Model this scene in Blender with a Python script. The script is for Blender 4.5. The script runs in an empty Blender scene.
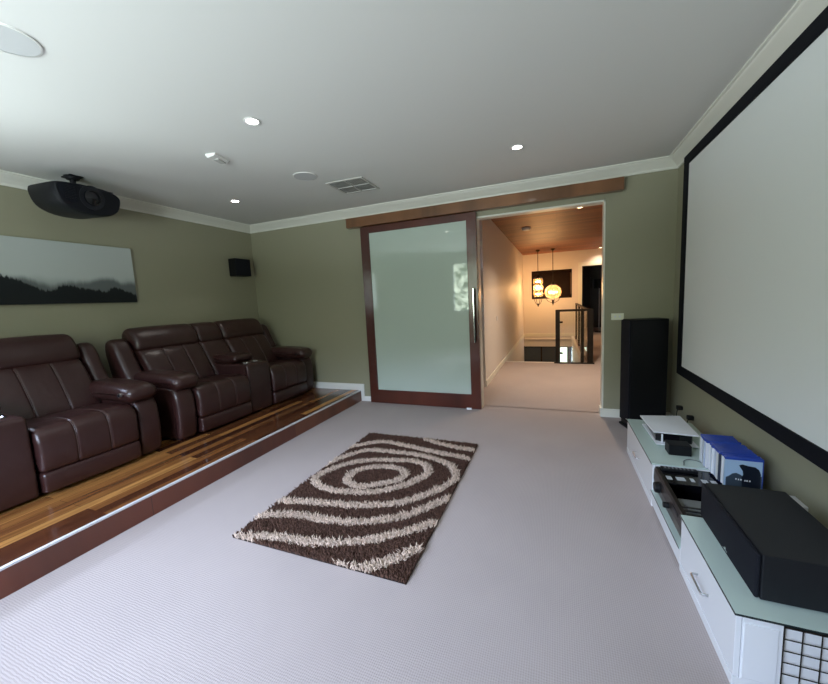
import bpy, bmesh, math, random
import numpy as np
from mathutils import Vector, Matrix, Euler
random.seed(7)
SC = bpy.context.scene
COL = SC.collection
PI = math.pi

# ------------------------------------------------------------------ setting dimensions
L, R, D, H, YB = -4.481, 1.131, 4.45, 2.70, -1.35
PX, PH = -2.663, 0.156          # edge and height of the timber platform
HX, HZ = -1.046, 2.74           # hall left wall, hall ceiling
HB = 12.70                      # hall end wall
V0 = 7.85                       # front edge of the stair void
VX = 0.47                       # right edge of the stair void

# ------------------------------------------------------------------ node helpers
class NT:
    def __init__(s, mat):
        s.t = mat.node_tree; s.n = s.t.nodes; s.l = s.t.links
    def new(s, typ, **kw):
        nd = s.n.new(typ)
        for k, v in kw.items():
            if k.startswith('i_'):
                nd.inputs[k[2:].replace('_', ' ')].default_value = v
            else:
                setattr(nd, k, v)
        return nd
    def link(s, a, b): s.l.new(a, b)

def pbr(name, col, rough=.5, metal=0., spec=.5, coat=0., bump=None, var=None, emis=None, estr=0.):
    """bump=(scale,strength,distance) noise bump; var=(scale,amount) colour variation"""
    m = bpy.data.materials.new(name); m.use_nodes = True
    t = NT(m); b = t.n['Principled BSDF']
    b.inputs['Base Color'].default_value = (*col, 1); b.inputs['Roughness'].default_value = rough
    b.inputs['Metallic'].default_value = metal; b.inputs['Specular IOR Level'].default_value = spec
    b.inputs['Coat Weight'].default_value = coat; b.inputs['Coat Roughness'].default_value = .08
    if emis:
        b.inputs['Emission Color'].default_value = (*emis, 1); b.inputs['Emission Strength'].default_value = estr
    tc = None
    if bump or var: tc = t.new('ShaderNodeTexCoord')
    if var:
        nz = t.new('ShaderNodeTexNoise'); nz.inputs['Scale'].default_value = var[0]; nz.inputs['Detail'].default_value = 4
        t.link(tc.outputs['Object'], nz.inputs['Vector'])
        mr = t.new('ShaderNodeMapRange'); mr.inputs['To Min'].default_value = 1 - var[1]; mr.inputs['To Max'].default_value = 1 + var[1]
        mr.inputs['From Min'].default_value = .3; mr.inputs['From Max'].default_value = .7
        t.link(nz.outputs['Fac'], mr.inputs['Value'])
        mx = t.new('ShaderNodeVectorMath', operation='SCALE'); mx.inputs[0].default_value = col
        t.link(mr.outputs[0], mx.inputs['Scale']); t.link(mx.outputs[0], b.inputs['Base Color'])
    if bump:
        nz = t.new('ShaderNodeTexNoise'); nz.inputs['Scale'].default_value = bump[0]; nz.inputs['Detail'].default_value = 6
        t.link(tc.outputs['Object'], nz.inputs['Vector'])
        bp = t.new('ShaderNodeBump'); bp.inputs['Strength'].default_value = bump[1]; bp.inputs['Distance'].default_value = bump[2]
        t.link(nz.outputs['Fac'], bp.inputs['Height']); t.link(bp.outputs[0], b.inputs['Normal'])
    return m

def planks(name, cols, along='y', width=.085, length=1.1, rough=.22, coat=.3, gap=.0012):
    m = bpy.data.materials.new(name); m.use_nodes = True
    t = NT(m); b = t.n['Principled BSDF']
    tc = t.new('ShaderNodeTexCoord'); sp = t.new('ShaderNodeSeparateXYZ'); cb = t.new('ShaderNodeCombineXYZ')
    t.link(tc.outputs['Object'], sp.inputs[0])
    a, c = (1, 0) if along == 'y' else (0, 1)
    t.link(sp.outputs[a], cb.inputs[0]); t.link(sp.outputs[c], cb.inputs[1])
    br = t.new('ShaderNodeTexBrick')
    br.offset = .37; br.offset_frequency = 2; br.squash = 1.0
    for k, v in (('Color1', (0, 0, 0, 1)), ('Color2', (1, 1, 1, 1)), ('Mortar', (.0, .0, .0, 1)), ('Scale', 1.0),
                 ('Mortar Size', gap), ('Mortar Smooth', .1), ('Bias', 0.), ('Brick Width', length), ('Row Height', width)):
        br.inputs[k].default_value = v
    t.link(cb.outputs[0], br.inputs['Vector'])
    rp = t.new('ShaderNodeValToRGB'); cr = rp.color_ramp
    while len(cr.elements) < len(cols): cr.elements.new(.5)
    for i, (p, cl) in enumerate(cols):
        cr.elements[i].position = p; cr.elements[i].color = (*cl, 1)
    cr.interpolation = 'LINEAR'
    t.link(br.outputs['Color'], rp.inputs['Fac'])
    mp = t.new('ShaderNodeMapping'); mp.inputs['Scale'].default_value = (1.6, 26, 26)
    t.link(cb.outputs[0], mp.inputs['Vector'])
    nz = t.new('ShaderNodeTexNoise'); nz.inputs['Scale'].default_value = 1.5; nz.inputs['Detail'].default_value = 6; nz.inputs['Distortion'].default_value = .6
    t.link(mp.outputs[0], nz.inputs['Vector'])
    mr = t.new('ShaderNodeMapRange'); mr.inputs['From Min'].default_value = .3; mr.inputs['From Max'].default_value = .7
    mr.inputs['To Min'].default_value = .62; mr.inputs['To Max'].default_value = 1.3
    t.link(nz.outputs['Fac'], mr.inputs['Value'])
    ml = t.new('ShaderNodeVectorMath', operation='SCALE'); t.link(rp.outputs[0], ml.inputs[0]); t.link(mr.outputs[0], ml.inputs['Scale'])
    mo = t.new('ShaderNodeMix', data_type='RGBA'); t.link(br.outputs['Fac'], mo.inputs[0])
    t.link(ml.outputs[0], mo.inputs[6]); mo.inputs[7].default_value = (.015, .007, .004, 1)
    t.link(mo.outputs[2], b.inputs['Base Color'])
    b.inputs['Roughness'].default_value = rough; b.inputs['Coat Weight'].default_value = coat; b.inputs['Coat Roughness'].default_value = .12
    return m

def thin_glass(name, tint, gloss=.08, rough=0., diffuse=0., dcol=(1, 1, 1)):
    m = bpy.data.materials.new(name); m.use_nodes = True
    t = NT(m); t.n.remove(t.n['Principled BSDF']); out = t.n['Material Output']
    tr = t.new('ShaderNodeBsdfTransparent'); tr.inputs[0].default_value = (*tint, 1)
    gl = t.new('ShaderNodeBsdfGlossy'); gl.inputs['Roughness'].default_value = rough
    lw = t.new('ShaderNodeLayerWeight'); lw.inputs['Blend'].default_value = .25
    mr = t.new('ShaderNodeMapRange'); mr.inputs['To Min'].default_value = gloss; mr.inputs['To Max'].default_value = .7
    t.link(lw.outputs['Fresnel'], mr.inputs['Value'])
    mx = t.new('ShaderNodeMixShader'); t.link(mr.outputs[0], mx.inputs[0]); t.link(tr.outputs[0], mx.inputs[1]); t.link(gl.outputs[0], mx.inputs[2])
    last = mx
    if diffuse > 0:
        df = t.new('ShaderNodeBsdfTranslucent'); df.inputs[0].default_value = (*dcol, 1)
        m2 = t.new('ShaderNodeMixShader'); m2.inputs[0].default_value = diffuse
        t.link(mx.outputs[0], m2.inputs[1]); t.link(df.outputs[0], m2.inputs[2]); last = m2
    t.link(last.outputs[0], out.inputs['Surface'])
    return m

def emit(name, col, s):
    m = bpy.data.materials.new(name); m.use_nodes = True
    t = NT(m); t.n.remove(t.n['Principled BSDF']); e = t.new('ShaderNodeEmission')
    e.inputs[0].default_value = (*col, 1); e.inputs[1].default_value = s
    t.link(e.outputs[0], t.n['Material Output'].inputs['Surface']); return m

# ------------------------------------------------------------------ materials
M = {}
M['wall'] = pbr('olive_wall_paint', (.31, .30, .21), .5, bump=(220, .08, .002))
M['ceil'] = pbr('ceiling_paint', (.70, .70, .67), .8, bump=(150, .05, .002))
M['trim'] = pbr('cream_trim_paint', (.78, .78, .70), .35)
M['white'] = pbr('white_paint', (.80, .80, .77), .4)
M['hall'] = pbr('hall_wall_paint', (.72, .69, .66), .55)
M['screen'] = pbr('projection_fabric', (.79, .82, .82), .9)
M['velvet'] = pbr('black_velvet', (.004, .005, .009), .85, spec=.2)
M['black'] = pbr('black_vinyl', (.005, .0055, .007), .5, spec=.25, bump=(400, .1, .001))
M['blackwood'] = pbr('black_textured_vinyl', (.010, .011, .014), .5, spec=.3, bump=(500, .2, .001))
M['blackcloth'] = pbr('black_grille_cloth', (.008, .009, .014), .8, spec=.2, bump=(900, .4, .001))
M['gloss'] = pbr('gloss_black_plastic', (.006, .006, .008), .12)
M['plastic'] = pbr('dark_grey_plastic', (.004, .0045, .007), .5, spec=.22)
M['plastic2'] = pbr('charcoal_plastic', (.010, .011, .015), .45, spec=.3)
M['metal'] = pbr('brushed_steel', (.62, .63, .65), .28, metal=1)
M['chrome'] = pbr('chrome', (.8, .8, .82), .12, metal=1)
M['alum'] = pbr('aluminium_nosing', (.80, .80, .82), .45, metal=.3)
M['iron'] = pbr('black_iron', (.010, .007, .005), .55, spec=.25)
M['gloss_white'] = pbr('white_gloss_laminate', (.80, .82, .84), .15, coat=.4)
M['white_pl'] = pbr('white_plastic', (.80, .82, .86), .35)
M['cream_pl'] = pbr('cream_plastic', (.85, .86, .70), .4)
M['glassmint'] = pbr('mint_backed_glass', (.56, .68, .63), .06, spec=.6, coat=.3)
M['glassedge'] = pbr('dark_glass_edge', (.02, .03, .03), .25)
M['grille'] = pbr('speaker_grille_white', (.55, .56, .56), .7, bump=(700, .3, .001))
M['vent'] = pbr('vent_metal', (.50, .50, .47), .5)
M['ventdark'] = pbr('vent_shadow_duct', (.12, .12, .11), .8)
M['frost'] = pbr('frosted_back_painted_glass', (.51, .60, .535), .012, spec=.6)
M['blue'] = pbr('blue_case_plastic', (.022, .06, .36), .2, coat=.4)
M['leather'] = None
M['louvre'] = pbr('dark_brown_shutter', (.010, .0045, .003), .55, spec=.1)
M['darkroom'] = pbr('unlit_room_dark', (.03, .027, .025), .7)  # near-black colour stands in for the shade of the unlit end room
M['amber'] = thin_glass('amber_glass', (.93, .72, .46), .05, .08, .10, (1., .62, .30))
M['clear'] = thin_glass('clear_pane', (.96, .98, .97), .04)
M['bulb'] = emit('warm_bulb', (1., .66, .34), 40)
M['led'] = emit('downlight_led', (1., .96, .90), 30)
M['ledhall'] = emit('hall_downlight_led', (1., .75, .42), 14)
M['daypane'] = emit('daylight_pane', (.85, 1., .80), 2.0)
M['tintpane'] = pbr('tinted_lower_window', (.06, .08, .105), .15)
M['curtain'] = pbr('grey_curtain', (.10, .10, .10), .9)

def leather():
    m = pbr('brown_leather', (.034, .0125, .011), .30, spec=.5)
    t = NT(m); b = t.n['Principled BSDF']; tc = t.new('ShaderNodeTexCoord')
    n1 = t.new('ShaderNodeTexNoise'); n1.inputs['Scale'].default_value = 7; n1.inputs['Detail'].default_value = 2; n1.inputs['Distortion'].default_value = .25
    n2 = t.new('ShaderNodeTexVoronoi'); n2.inputs['Scale'].default_value = 260
    t.link(tc.outputs['Object'], n1.inputs[0]); t.link(tc.outputs['Object'], n2.inputs[0])
    b1 = t.new('ShaderNodeBump'); b1.inputs['Strength'].default_value = .35; b1.inputs['Distance'].default_value = .02
    b2 = t.new('ShaderNodeBump'); b2.inputs['Strength'].default_value = .25; b2.inputs['Distance'].default_value = .0012
    t.link(n1.outputs['Fac'], b1.inputs['Height']); t.link(n2.outputs['Distance'], b2.inputs['Height'])
    t.link(b1.outputs[0], b2.inputs['Normal']); t.link(b2.outputs[0], b.inputs['Normal'])
    mr = t.new('ShaderNodeMapRange'); mr.inputs['To Min'].default_value = .25; mr.inputs['To Max'].default_value = .38
    t.link(n1.outputs['Fac'], mr.inputs['Value']); t.link(mr.outputs[0], b.inputs['Roughness'])
    return m
M['leather'] = leather()
M['seam'] = pbr('leather_seam', (.062, .032, .027), .4)
M['door_wood'] = planks('dark_red_door_timber', [(0, (.085, .018, .010)), (1, (.10, .023, .012))], 'x', 9, 9, .28, .35, 0)
M['header_wood'] = planks('header_timber', [(0, (.20, .090, .038)), (1, (.24, .105, .045))], 'x', 9, 9, .3, .3, 0)
M['riser_wood'] = planks('riser_timber', [(0, (.11, .028, .014)), (.7, (.15, .045, .020)), (1, (.24, .09, .036))], 'y', 3., 1.5, .3, .2, .0015)
M['floor_wood'] = planks('platform_boards', [(0, (.045, .012, .006)), (.4, (.10, .032, .013)), (.62, (.16, .058, .020)), (.84, (.30, .125, .036)), (1, (.52, .25, .075))],
                         'y', .083, 1.25, .20, .25)
M['hall_wood'] = planks('hall_ceiling_boards', [(0, (.15, .042, .015)), (.5, (.20, .058, .020)), (1, (.27, .085, .028))], 'x', .13, 3.5, .5, 0., .002)

def carpet():
    m = pbr('ribbed_loop_carpet', (.5, .46, .44), .95, spec=.15)
    t = NT(m); b = t.n['Principled BSDF']; tc = t.new('ShaderNodeTexCoord')
    wv = t.new('ShaderNodeTexWave'); wv.wave_type = 'BANDS'; wv.bands_direction = 'X'; wv.wave_profile = 'SIN'
    wv.inputs['Scale'].default_value = 34; wv.inputs['Distortion'].default_value = .7; wv.inputs['Detail'].default_value = 2; wv.inputs['Detail Scale'].default_value = 3
    t.link(tc.outputs['Object'], wv.inputs['Vector'])
    wy = t.new('ShaderNodeTexWave'); wy.wave_type = 'BANDS'; wy.bands_direction = 'Y'
    wy.inputs['Scale'].default_value = 30; wy.inputs['Distortion'].default_value = 2.5; wy.inputs['Detail'].default_value = 1
    t.link(tc.outputs['Object'], wy.inputs['Vector'])
    ad = t.new('ShaderNodeMath', operation='MULTIPLY_ADD'); ad.inputs[1].default_value = .6
    t.link(wy.outputs['Fac'], ad.inputs[0]); t.link(wv.outputs['Fac'], ad.inputs[2])
    mr = t.new('ShaderNodeMapRange'); mr.inputs['From Max'].default_value = 1.6; mr.inputs['To Min'].default_value = .89; mr.inputs['To Max'].default_value = 1.09
    t.link(ad.outputs[0], mr.inputs['Value'])
    nz = t.new('ShaderNodeTexNoise'); nz.inputs['Scale'].default_value = 1.3; nz.inputs['Detail'].default_value = 3
    t.link(tc.outputs['Object'], nz.inputs['Vector'])
    m2 = t.new('ShaderNodeMapRange'); m2.inputs['From Min'].default_value = .3; m2.inputs['From Max'].default_value = .7; m2.inputs['To Min'].default_value = .96; m2.inputs['To Max'].default_value = 1.04
    t.link(nz.outputs['Fac'], m2.inputs['Value'])
    mm = t.new('ShaderNodeMath', operation='MULTIPLY'); t.link(mr.outputs[0], mm.inputs[0]); t.link(m2.outputs[0], mm.inputs[1])
    sc = t.new('ShaderNodeVectorMath', operation='SCALE'); sc.inputs[0].default_value = (.425, .368, .352)
    t.link(mm.outputs[0], sc.inputs['Scale']); t.link(sc.outputs[0], b.inputs['Base Color'])
    bp = t.new('ShaderNodeBump'); bp.inputs['Strength'].default_value = .3; bp.inputs['Distance'].default_value = .003
    t.link(ad.outputs[0], bp.inputs['Height']); t.link(bp.outputs[0], b.inputs['Normal'])
    return m
M['carpet'] = carpet()

# ------------------------------------------------------------------ mesh helpers
def B(): return bmesh.new()
def box(bm, x0, x1, y0, y1, z0, z1, bev=0., seg=2, mi=0):
    r = bmesh.ops.create_cube(bm, size=1.)
    vs = r['verts']
    for v in vs:
        v.co = Vector((x0 + (v.co.x + .5) * (x1 - x0), y0 + (v.co.y + .5) * (y1 - y0), z0 + (v.co.z + .5) * (z1 - z0)))
    fs = list({f for v in vs for f in v.link_faces})
    for f in fs: f.material_index = mi
    if bev > 0:
        es = list({e for v in vs for e in v.link_edges})
        q = bmesh.ops.bevel(bm, geom=es, offset=bev, segments=seg, affect='EDGES', profile=.5, clamp_overlap=True)
        for f in q['faces']: f.material_index = mi
    return bm
def cyl(bm, p0, p1, r0, r1=None, n=24, cap=True):
    p0, p1 = Vector(p0), Vector(p1); r1 = r0 if r1 is None else r1
    d = (p1 - p0).normalized(); a = d.orthogonal().normalized(); c = d.cross(a)
    A = [bm.verts.new(p0 + (a * math.cos(t) + c * math.sin(t)) * r0) for t in [2 * PI * i / n for i in range(n)]]
    Bv = [bm.verts.new(p1 + (a * math.cos(t) + c * math.sin(t)) * r1) for t in [2 * PI * i / n for i in range(n)]]
    for i in range(n): bm.faces.new((A[i], A[(i + 1) % n], Bv[(i + 1) % n], Bv[i]))
    if cap: bm.faces.new(A[::-1]); bm.faces.new(Bv)
    return bm
def tube(bm, pts, r, n=8, closed=False):
    pts = [Vector(p) for p in pts]; rings = []
    up = None
    for i, p in enumerate(pts):
        if closed: d = (pts[(i + 1) % len(pts)] - pts[i - 1]).normalized()
        else: d = (pts[min(i + 1, len(pts) - 1)] - pts[max(i - 1, 0)]).normalized()
        if up is None: up = d.orthogonal().normalized()
        up = (up - d * up.dot(d)).normalized(); c = d.cross(up)
        rings.append([bm.verts.new(p + (up * math.cos(2 * PI * k / n) + c * math.sin(2 * PI * k / n)) * r) for k in range(n)])
    m = len(rings)
    for i in range(m if closed else m - 1):
        a, b = rings[i], rings[(i + 1) % m]
        for k in range(n): bm.faces.new((a[k], a[(k + 1) % n], b[(k + 1) % n], b[k]))
    if not closed: bm.faces.new(rings[0][::-1]); bm.faces.new(rings[-1])
    return bm
def lathe(bm, prof, cx=0, cy=0, n=32, cap=True):
    rings = []
    for r, z in prof:
        rings.append([bm.verts.new((cx + r * math.cos(2 * PI * k / n), cy + r * math.sin(2 * PI * k / n), z)) for k in range(n)])
    for a, b in zip(rings, rings[1:]):
        for k in range(n): bm.faces.new((a[k], a[(k + 1) % n], b[(k + 1) % n], b[k]))
    if cap:
        bm.faces.new(rings[0][::-1]); bm.faces.new(rings[-1])
    return bm
def smoothcurve(pts, per=4, closed=True):
    out = []; n = len(pts); P = [np.array(p, float) for p in pts]
    rng = range(n) if closed else range(n - 1)
    for i in rng:
        p0, p1, p2, p3 = (P[(i - 1) % n], P[i], P[(i + 1) % n], P[(i + 2) % n]) if closed else (P[max(i - 1, 0)], P[i], P[i + 1], P[min(i + 2, n - 1)])
        for k in range(per):
            t = k / per
            out.append(.5 * ((2 * p1) + (-p0 + p2) * t + (2 * p0 - 5 * p1 + 4 * p2 - p3) * t * t + (-p0 + 3 * p1 - 3 * p2 + p3) * t ** 3))
    if not closed: out.append(P[-1])
    return out
def cushion(bm, prof, y0, y1, r=.03, bulge=.006, seams=(), sdepth=.007, per=4, axis='y'):
    """a padded shape: a smooth closed outline in x,z swept along y with rounded ends, slight swell and stitched grooves"""
    P = smoothcurve(prof, per)
    n = len(P); area = sum(P[i][0] * P[(i + 1) % n][1] - P[(i + 1) % n][0] * P[i][1] for i in range(n))
    if area < 0: P = P[::-1]
    N = []
    for i in range(n):
        d = P[(i + 1) % n] - P[i - 1]; d /= (np.linalg.norm(d) + 1e-9); N.append(np.array([d[1], -d[0]]))
    ys = [y0 + r * (1 - math.cos(a)) for a in [PI / 2 * k / 5 for k in range(6)]]
    w = y1 - y0
    mids = [y0 + r + (w - 2 * r) * k / 12 for k in range(1, 12)]
    for s in seams: mids += [s + o for o in (-.02, -.012, -.006, -.002, .002, .006, .012, .02)]
    ys = ys + sorted(m for m in mids if y0 + r < m < y1 - r) + [y1 - r * (1 - math.cos(a)) for a in [PI / 2 * k / 5 for k in range(5, -1, -1)]]
    rings = []
    for y in ys:
        e = min(y - y0, y1 - y); ins = 0.
        if e < r: ins = r - math.sqrt(max(r * r - (r - e) ** 2, 0))
        u = (y - y0) / w; ins -= bulge * (4 * u * (1 - u)) ** .6 if 0 < u < 1 else 0
        for s in seams: ins += sdepth * math.exp(-((y - s) / .007) ** 2)
        rings.append([bm.verts.new((P[i][0] - N[i][0] * ins, y, P[i][1] - N[i][1] * ins)) for i in range(n)])
    for a, b in zip(rings, rings[1:]):
        for k in range(n): bm.faces.new((a[k], a[(k + 1) % n], b[(k + 1) % n], b[k]))
    bm.faces.new(rings[0][::-1]); bm.faces.new(rings[-1])
    return bm

def obj(name, bm, mat, parent=None, local=False, smooth=None, loc=None):
    bmesh.ops.recalc_face_normals(bm, faces=bm.faces)
    if loc is not None:
        pass
    off = Vector((0, 0, 0))
    if parent is not None and not local:
        p = parent
        while p is not None: off += p.location; p = p.parent
    if loc is not None and parent is None: off = Vector(loc) if not local else off
    if off.length > 0:
        for v in bm.verts: v.co -= off
    me = bpy.data.meshes.new(name); bm.to_mesh(me); bm.free()
    for mm in (mat if isinstance(mat, (list, tuple)) else [mat]): me.materials.append(mm)
    o = bpy.data.objects.new(name, me); COL.objects.link(o)
    if parent is not None: o.parent = parent
    elif loc is not None: o.location = loc
    if smooth:
        me.shade_smooth()
        if smooth != 'all':
            a = math.radians(smooth)
            bm2 = bmesh.new(); bm2.from_mesh(me)
            for e in bm2.edges:
                if len(e.link_faces) == 2 and e.calc_face_angle(0) > a: e.smooth = False
            bm2.to_mesh(me); bm2.free()
    return o
def thing(name, label, cat, loc=(0, 0, 0), rz=0., group=None):
    o = bpy.data.objects.new(name, None); COL.objects.link(o); o.empty_display_size = .1
    o.location = loc; o.rotation_euler = (0, 0, rz); tag(o, label, cat, group); return o
def tag(o, label, cat, group=None, kind=None):
    o['label'] = label; o['category'] = cat
    if group: o['group'] = group
    if kind: o['kind'] = kind
    return o
def struct(name, bm, mat, smooth=None, parent=None):
    o = obj(name, bm, mat, parent, smooth=smooth)
    if parent is None: o['kind'] = 'structure'
    return o
def copy_tree(o, parent=None):
    c = o.copy(); COL.objects.link(c); c.parent = parent
    for ch in list(o.children): copy_tree(ch, c)
    return c
def bx(*a, **k): return box(B(), *a, **k)

# ================================================================== THE ROOM
b = bx(L - .12, R + .12, YB - .12, D + .14, -.12, 0); struct('floor', b, M['carpet'])
b = bx(L - .12, R + .12, YB - .12, D, H, H + .12); struct('ceiling', b, M['ceil'])
LY0, LY1, LZ_0, LZ_1 = .20, 1.15, .70, 2.20      # glazed opening in the left wall, behind the camera's view
b = B(); box(b, L - .12, L, YB - .12, LY0, 0, H); box(b, L - .12, L, LY1, D + .12, 0, H); box(b, L - .12, L, LY0, LY1, 0, LZ_0); box(b, L - .12, L, LY0, LY1, LZ_1, H)
struct('wall_left', b, M['wall'])
w3 = struct('window_3', bx(L - .075, L - .070, LY0, LY1, LZ_0, LZ_1), M['clear'])
b = B()
for (y0, y1, z0, z1) in ((LY0 - .05, LY0 + .04, LZ_0 - .05, LZ_1 + .05), (LY1 - .04, LY1 + .05, LZ_0 - .05, LZ_1 + .05), (LY0, LY1, LZ_0 - .05, LZ_0 + .04), (LY0, LY1, LZ_1 - .04, LZ_1 + .05), (.69, .73, LZ_0, LZ_1)):
    box(b, L - .10, L + .015, y0, y1, z0, z1, .004)
struct('window_frame', b, M['white'], parent=w3)
b = bx(R, R + .12, YB - .12, D + .12, 0, H); struct('wall_right', b, M['wall'])
# end wall with the doorway
OX0, OX1, OZ = -.905, .490, 2.39
b = B(); box(b, L, OX0, D, D + .12, 0, H); box(b, OX1, R, D, D + .12, 0, H); box(b, OX0, OX1, D, D + .12, OZ, H + .10)
struct('wall_end', b, M['wall'])
# thin cream lining of the doorway
b = B(); box(b, OX0, OX0 + .014, D - .006, D + .126, 0, OZ); box(b, OX1 - .016, OX1, D - .006, D + .126, 0, OZ); box(b, OX0, OX1, D - .006, D + .126, OZ - .02, OZ)
struct('trim_1', b, M['trim'])
# rear wall with its window (behind the camera, it lights the room)
WX0, WX1, WZ0, WZ1 = -2.80, -.85, 1.03, 2.42
b = B(); box(b, L, WX0, YB - .12, YB, 0, H); box(b, WX1, R, YB - .12, YB, 0, H)
box(b, WX0, WX1, YB - .12, YB, 0, WZ0); box(b, WX0, WX1, YB - .12, YB, WZ1, H)
struct('wall_rear', b, M['wall'])
w = struct('window_1', bx(WX0, WX1, YB - .075, YB - .07, WZ0, WZ1), M['clear'])
b = B()
for (x0, x1, z0, z1) in ((WX0 - .06, WX0 + .03, WZ0 - .06, WZ1 + .06), (WX1 - .03, WX1 + .06, WZ0 - .06, WZ1 + .06), (WX0, WX1, WZ0 - .06, WZ0 + .03), (WX0, WX1, WZ1 - .03, WZ1 + .06), (-1.84, -1.81, WZ0, WZ1)):
    box(b, x0, x1, YB - .10, YB + .015, z0, z1, .004)
struct('window_frame', b, M['white'], parent=w)

# cornice: one moulded profile swept round the room
def cornice_seg(bm, a, bb, nrm, c=.104):
    prof = [(0, 0), (c, 0), (c, -.012), (c * .86, -.016), (c * .80, -.030), (c * .55, -.045), (c * .34, -.064), (c * .22, -.080), (.016, -.086), (.013, -c), (0, -c)]
    a, bb, nrm = Vector(a), Vector(bb), Vector(nrm); d = (bb - a).normalized()
    A = []; Bv = []
    for o, z in prof:
        A.append(bm.verts.new(a + nrm * o + d * o + Vector((0, 0, z)))); Bv.append(bm.verts.new(bb + nrm * o - d * o + Vector((0, 0, z))))
    n = len(prof)
    for i in range(n): bm.faces.new((A[i], A[(i + 1) % n], Bv[(i + 1) % n], Bv[i]))
for i, (a, c, nn) in enumerate((((L, YB, H), (L, D, H), (1, 0, 0)), ((L, D, H), (R, D, H), (0, -1, 0)), ((R, D, H), (R, YB, H), (-1, 0, 0)), ((R, YB, H), (L, YB, H), (0, 1, 0)))):
    b = B(); cornice_seg(b, a, c, nn); struct('trim_%d' % (i + 2), b, M['trim'], smooth=40)

# skirting boards
def skirt(bm, x0, x1, y0, y1, z0, h=.095):
    box(bm, x0, x1, y0, y1, z0, z0 + h * .72, .002)
    dx = .004 if (x1 - x0) < .03 else 0; dy = .004 if (y1 - y0) < .03 else 0
    box(bm, x0 + (dx if x0 > 0 else 0), x1 - (dx if x0 < 0 else 0), y0 + dy, y1, z0 + h * .70, z0 + h, .002)
b = B(); skirt(b, L, PX + .005, D - .016, D, PH)
box(b, PX + .002, PX + .055, D - .016, D, 0, PH + .095, .002); skirt(b, PX + .05, OX0 - .0, D - .016, D, 0, .07)
struct('baseboard_end', b, M['white'])
b = B(); skirt(b, OX1 - .03, R, D - .016, D, 0); box(b, OX1 - .032, OX1 - .012, D - .018, D + .12, 0, .10, .002)
struct('baseboard_end_right', b, M['trim'])
b = B(); skirt(b, L, L + .016, YB, D, PH); struct('baseboard_left', b, M['white'])
b = B(); skirt(b, R - .016, R, YB, D, 0); struct('baseboard_right', b, M['trim'])

# raised timber platform (built into the room)
b = bx(L, PX - .02, YB, D - .001, 0, PH, 0); struct('platform_deck', b, M['floor_wood'])
b = bx(PX - .02, PX, YB, D - .001, 0, PH - .004, .001); struct('platform_riser', b, M['riser_wood'])
b = B(); box(b, PX - .020, PX + .004, YB, D - .001, PH - .003, PH + .004, .0015); box(b, PX, PX + .004, YB, D - .001, PH - .009, PH + .002, .0015)
struct('trim_6', b, M['alum'])

# ================================================================== THE HALL BEYOND
HR = 2.3
b = B(); box(b, -1.75, HR, D + .12, V0, -.12, 0); box(b, VX, HR, V0, HB + 3.2, -.12, 0)
struct('floor_hall', b, M['carpet'])
b = bx(-1.75, HR, D + .12, HB + .1, HZ, HZ + .1); struct('ceiling_hall', b, M['hall_wood'])
b = B(); box(b, HX - .10, HX, 5.56, HB + .1, -2.8, HZ); struct('wall_hall_left', b, M['hall'])
b = B(); box(b, -1.75, -1.65, D + .12, 5.56, 0, HZ); box(b, -1.75, HX - .1, 5.56, 5.66, 0, HZ); struct('wall_hall_recess', b, M['hall'])
b = bx(HR, HR + .1, D + .12, HB + 3.2, 0, HZ); struct('wall_hall_right', b, M['hall'])
b = bx(R + .12, HR, D + .12, D + .2, 0, HZ); struct('wall_hall_front', b, M['hall'])
DX0, DX1, DZ = .76, 1.62, 2.24     # doorway at the end of the hall
LX0, LX1, LZ0, LZ1 = -.770, .462, 1.262, 2.178
b = B(); box(b, HX, LX0, HB, HB + .1, 0, HZ); box(b, LX1, DX0, HB, HB + .1, 0, HZ); box(b, LX0, LX1, HB, HB + .1, 0, LZ0); box(b, LX0, LX1, HB, HB + .1, LZ1, HZ)
box(b, DX0, DX1, HB, HB + .1, DZ, HZ); box(b, DX1, HR, HB, HB + .1, 0, HZ)
struct('wall_hall_end', b, M['hall'])
b = B(); box(b, HX, HX + .014, 5.57, HB, 0, .10, .003); struct('baseboard_hall_left', b, M['trim'])
b = B(); box(b, HX + .014, .655, HB - .016, HB, 0, .11, .003); struct('baseboard_hall_end', b, M['trim'])
b = B(); box(b, DX0 - .115, DX0 + .0, HB - .02, HB, 0, DZ + .115, .004); box(b, DX1, DX1 + .115, HB - .02, HB, 0, DZ + .115, .004); box(b, DX0, DX1, HB - .02, HB, DZ, DZ + .115, .004)
struct('trim_7', b, M['trim'])
b = B(); box(b, -1.115, -1.035, 5.535, 5.558, 2.19, 2.26, .004); struct('trim_8', b, M['trim'])
# stair void
b = B(); box(b, VX, VX + .1, V0, HB, -2.8, -.12); box(b, VX - .02, VX + .05, V0, HB, -.12, .012, .002); struct('wall_stair_right', b, M['white'])
b = B(); box(b, HX, VX, V0 - .1, V0, -2.8, -.12); box(b, HX, VX, V0 - .03, V0 + .012, -.12, .006, .002); struct('wall_stair_front', b, M['white'])
b = B(); box(b, HX, VX, HB, HB + .1, -.34, 0); box(b, HX, VX, HB, HB + .1, -2.8, -1.9); box(b, HX, VX, HB - .05, HB, -.10, -.07, .003); struct('wall_stair_end', b, M['hall'])
b = bx(HX, VX, V0 - .1, HB + .1, -2.9, -2.8); struct('floor_stair', b, M['darkroom'])
w = struct('window_2', bx(HX, VX, HB + .03, HB + .05, -1.9, -.34), M['tintpane'])
b = B(); box(b, -.50, -.46, HB, HB + .06, -1.9, -.34); box(b, HX, VX, HB + .0, HB + .06, -.36, -.34); struct('window_frame', b, M['iron'], parent=w)
struct('window_pane', bx(.11, .32, HB + .02, HB + .032, -.95, -.37), M['daypane'], parent=w)
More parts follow.
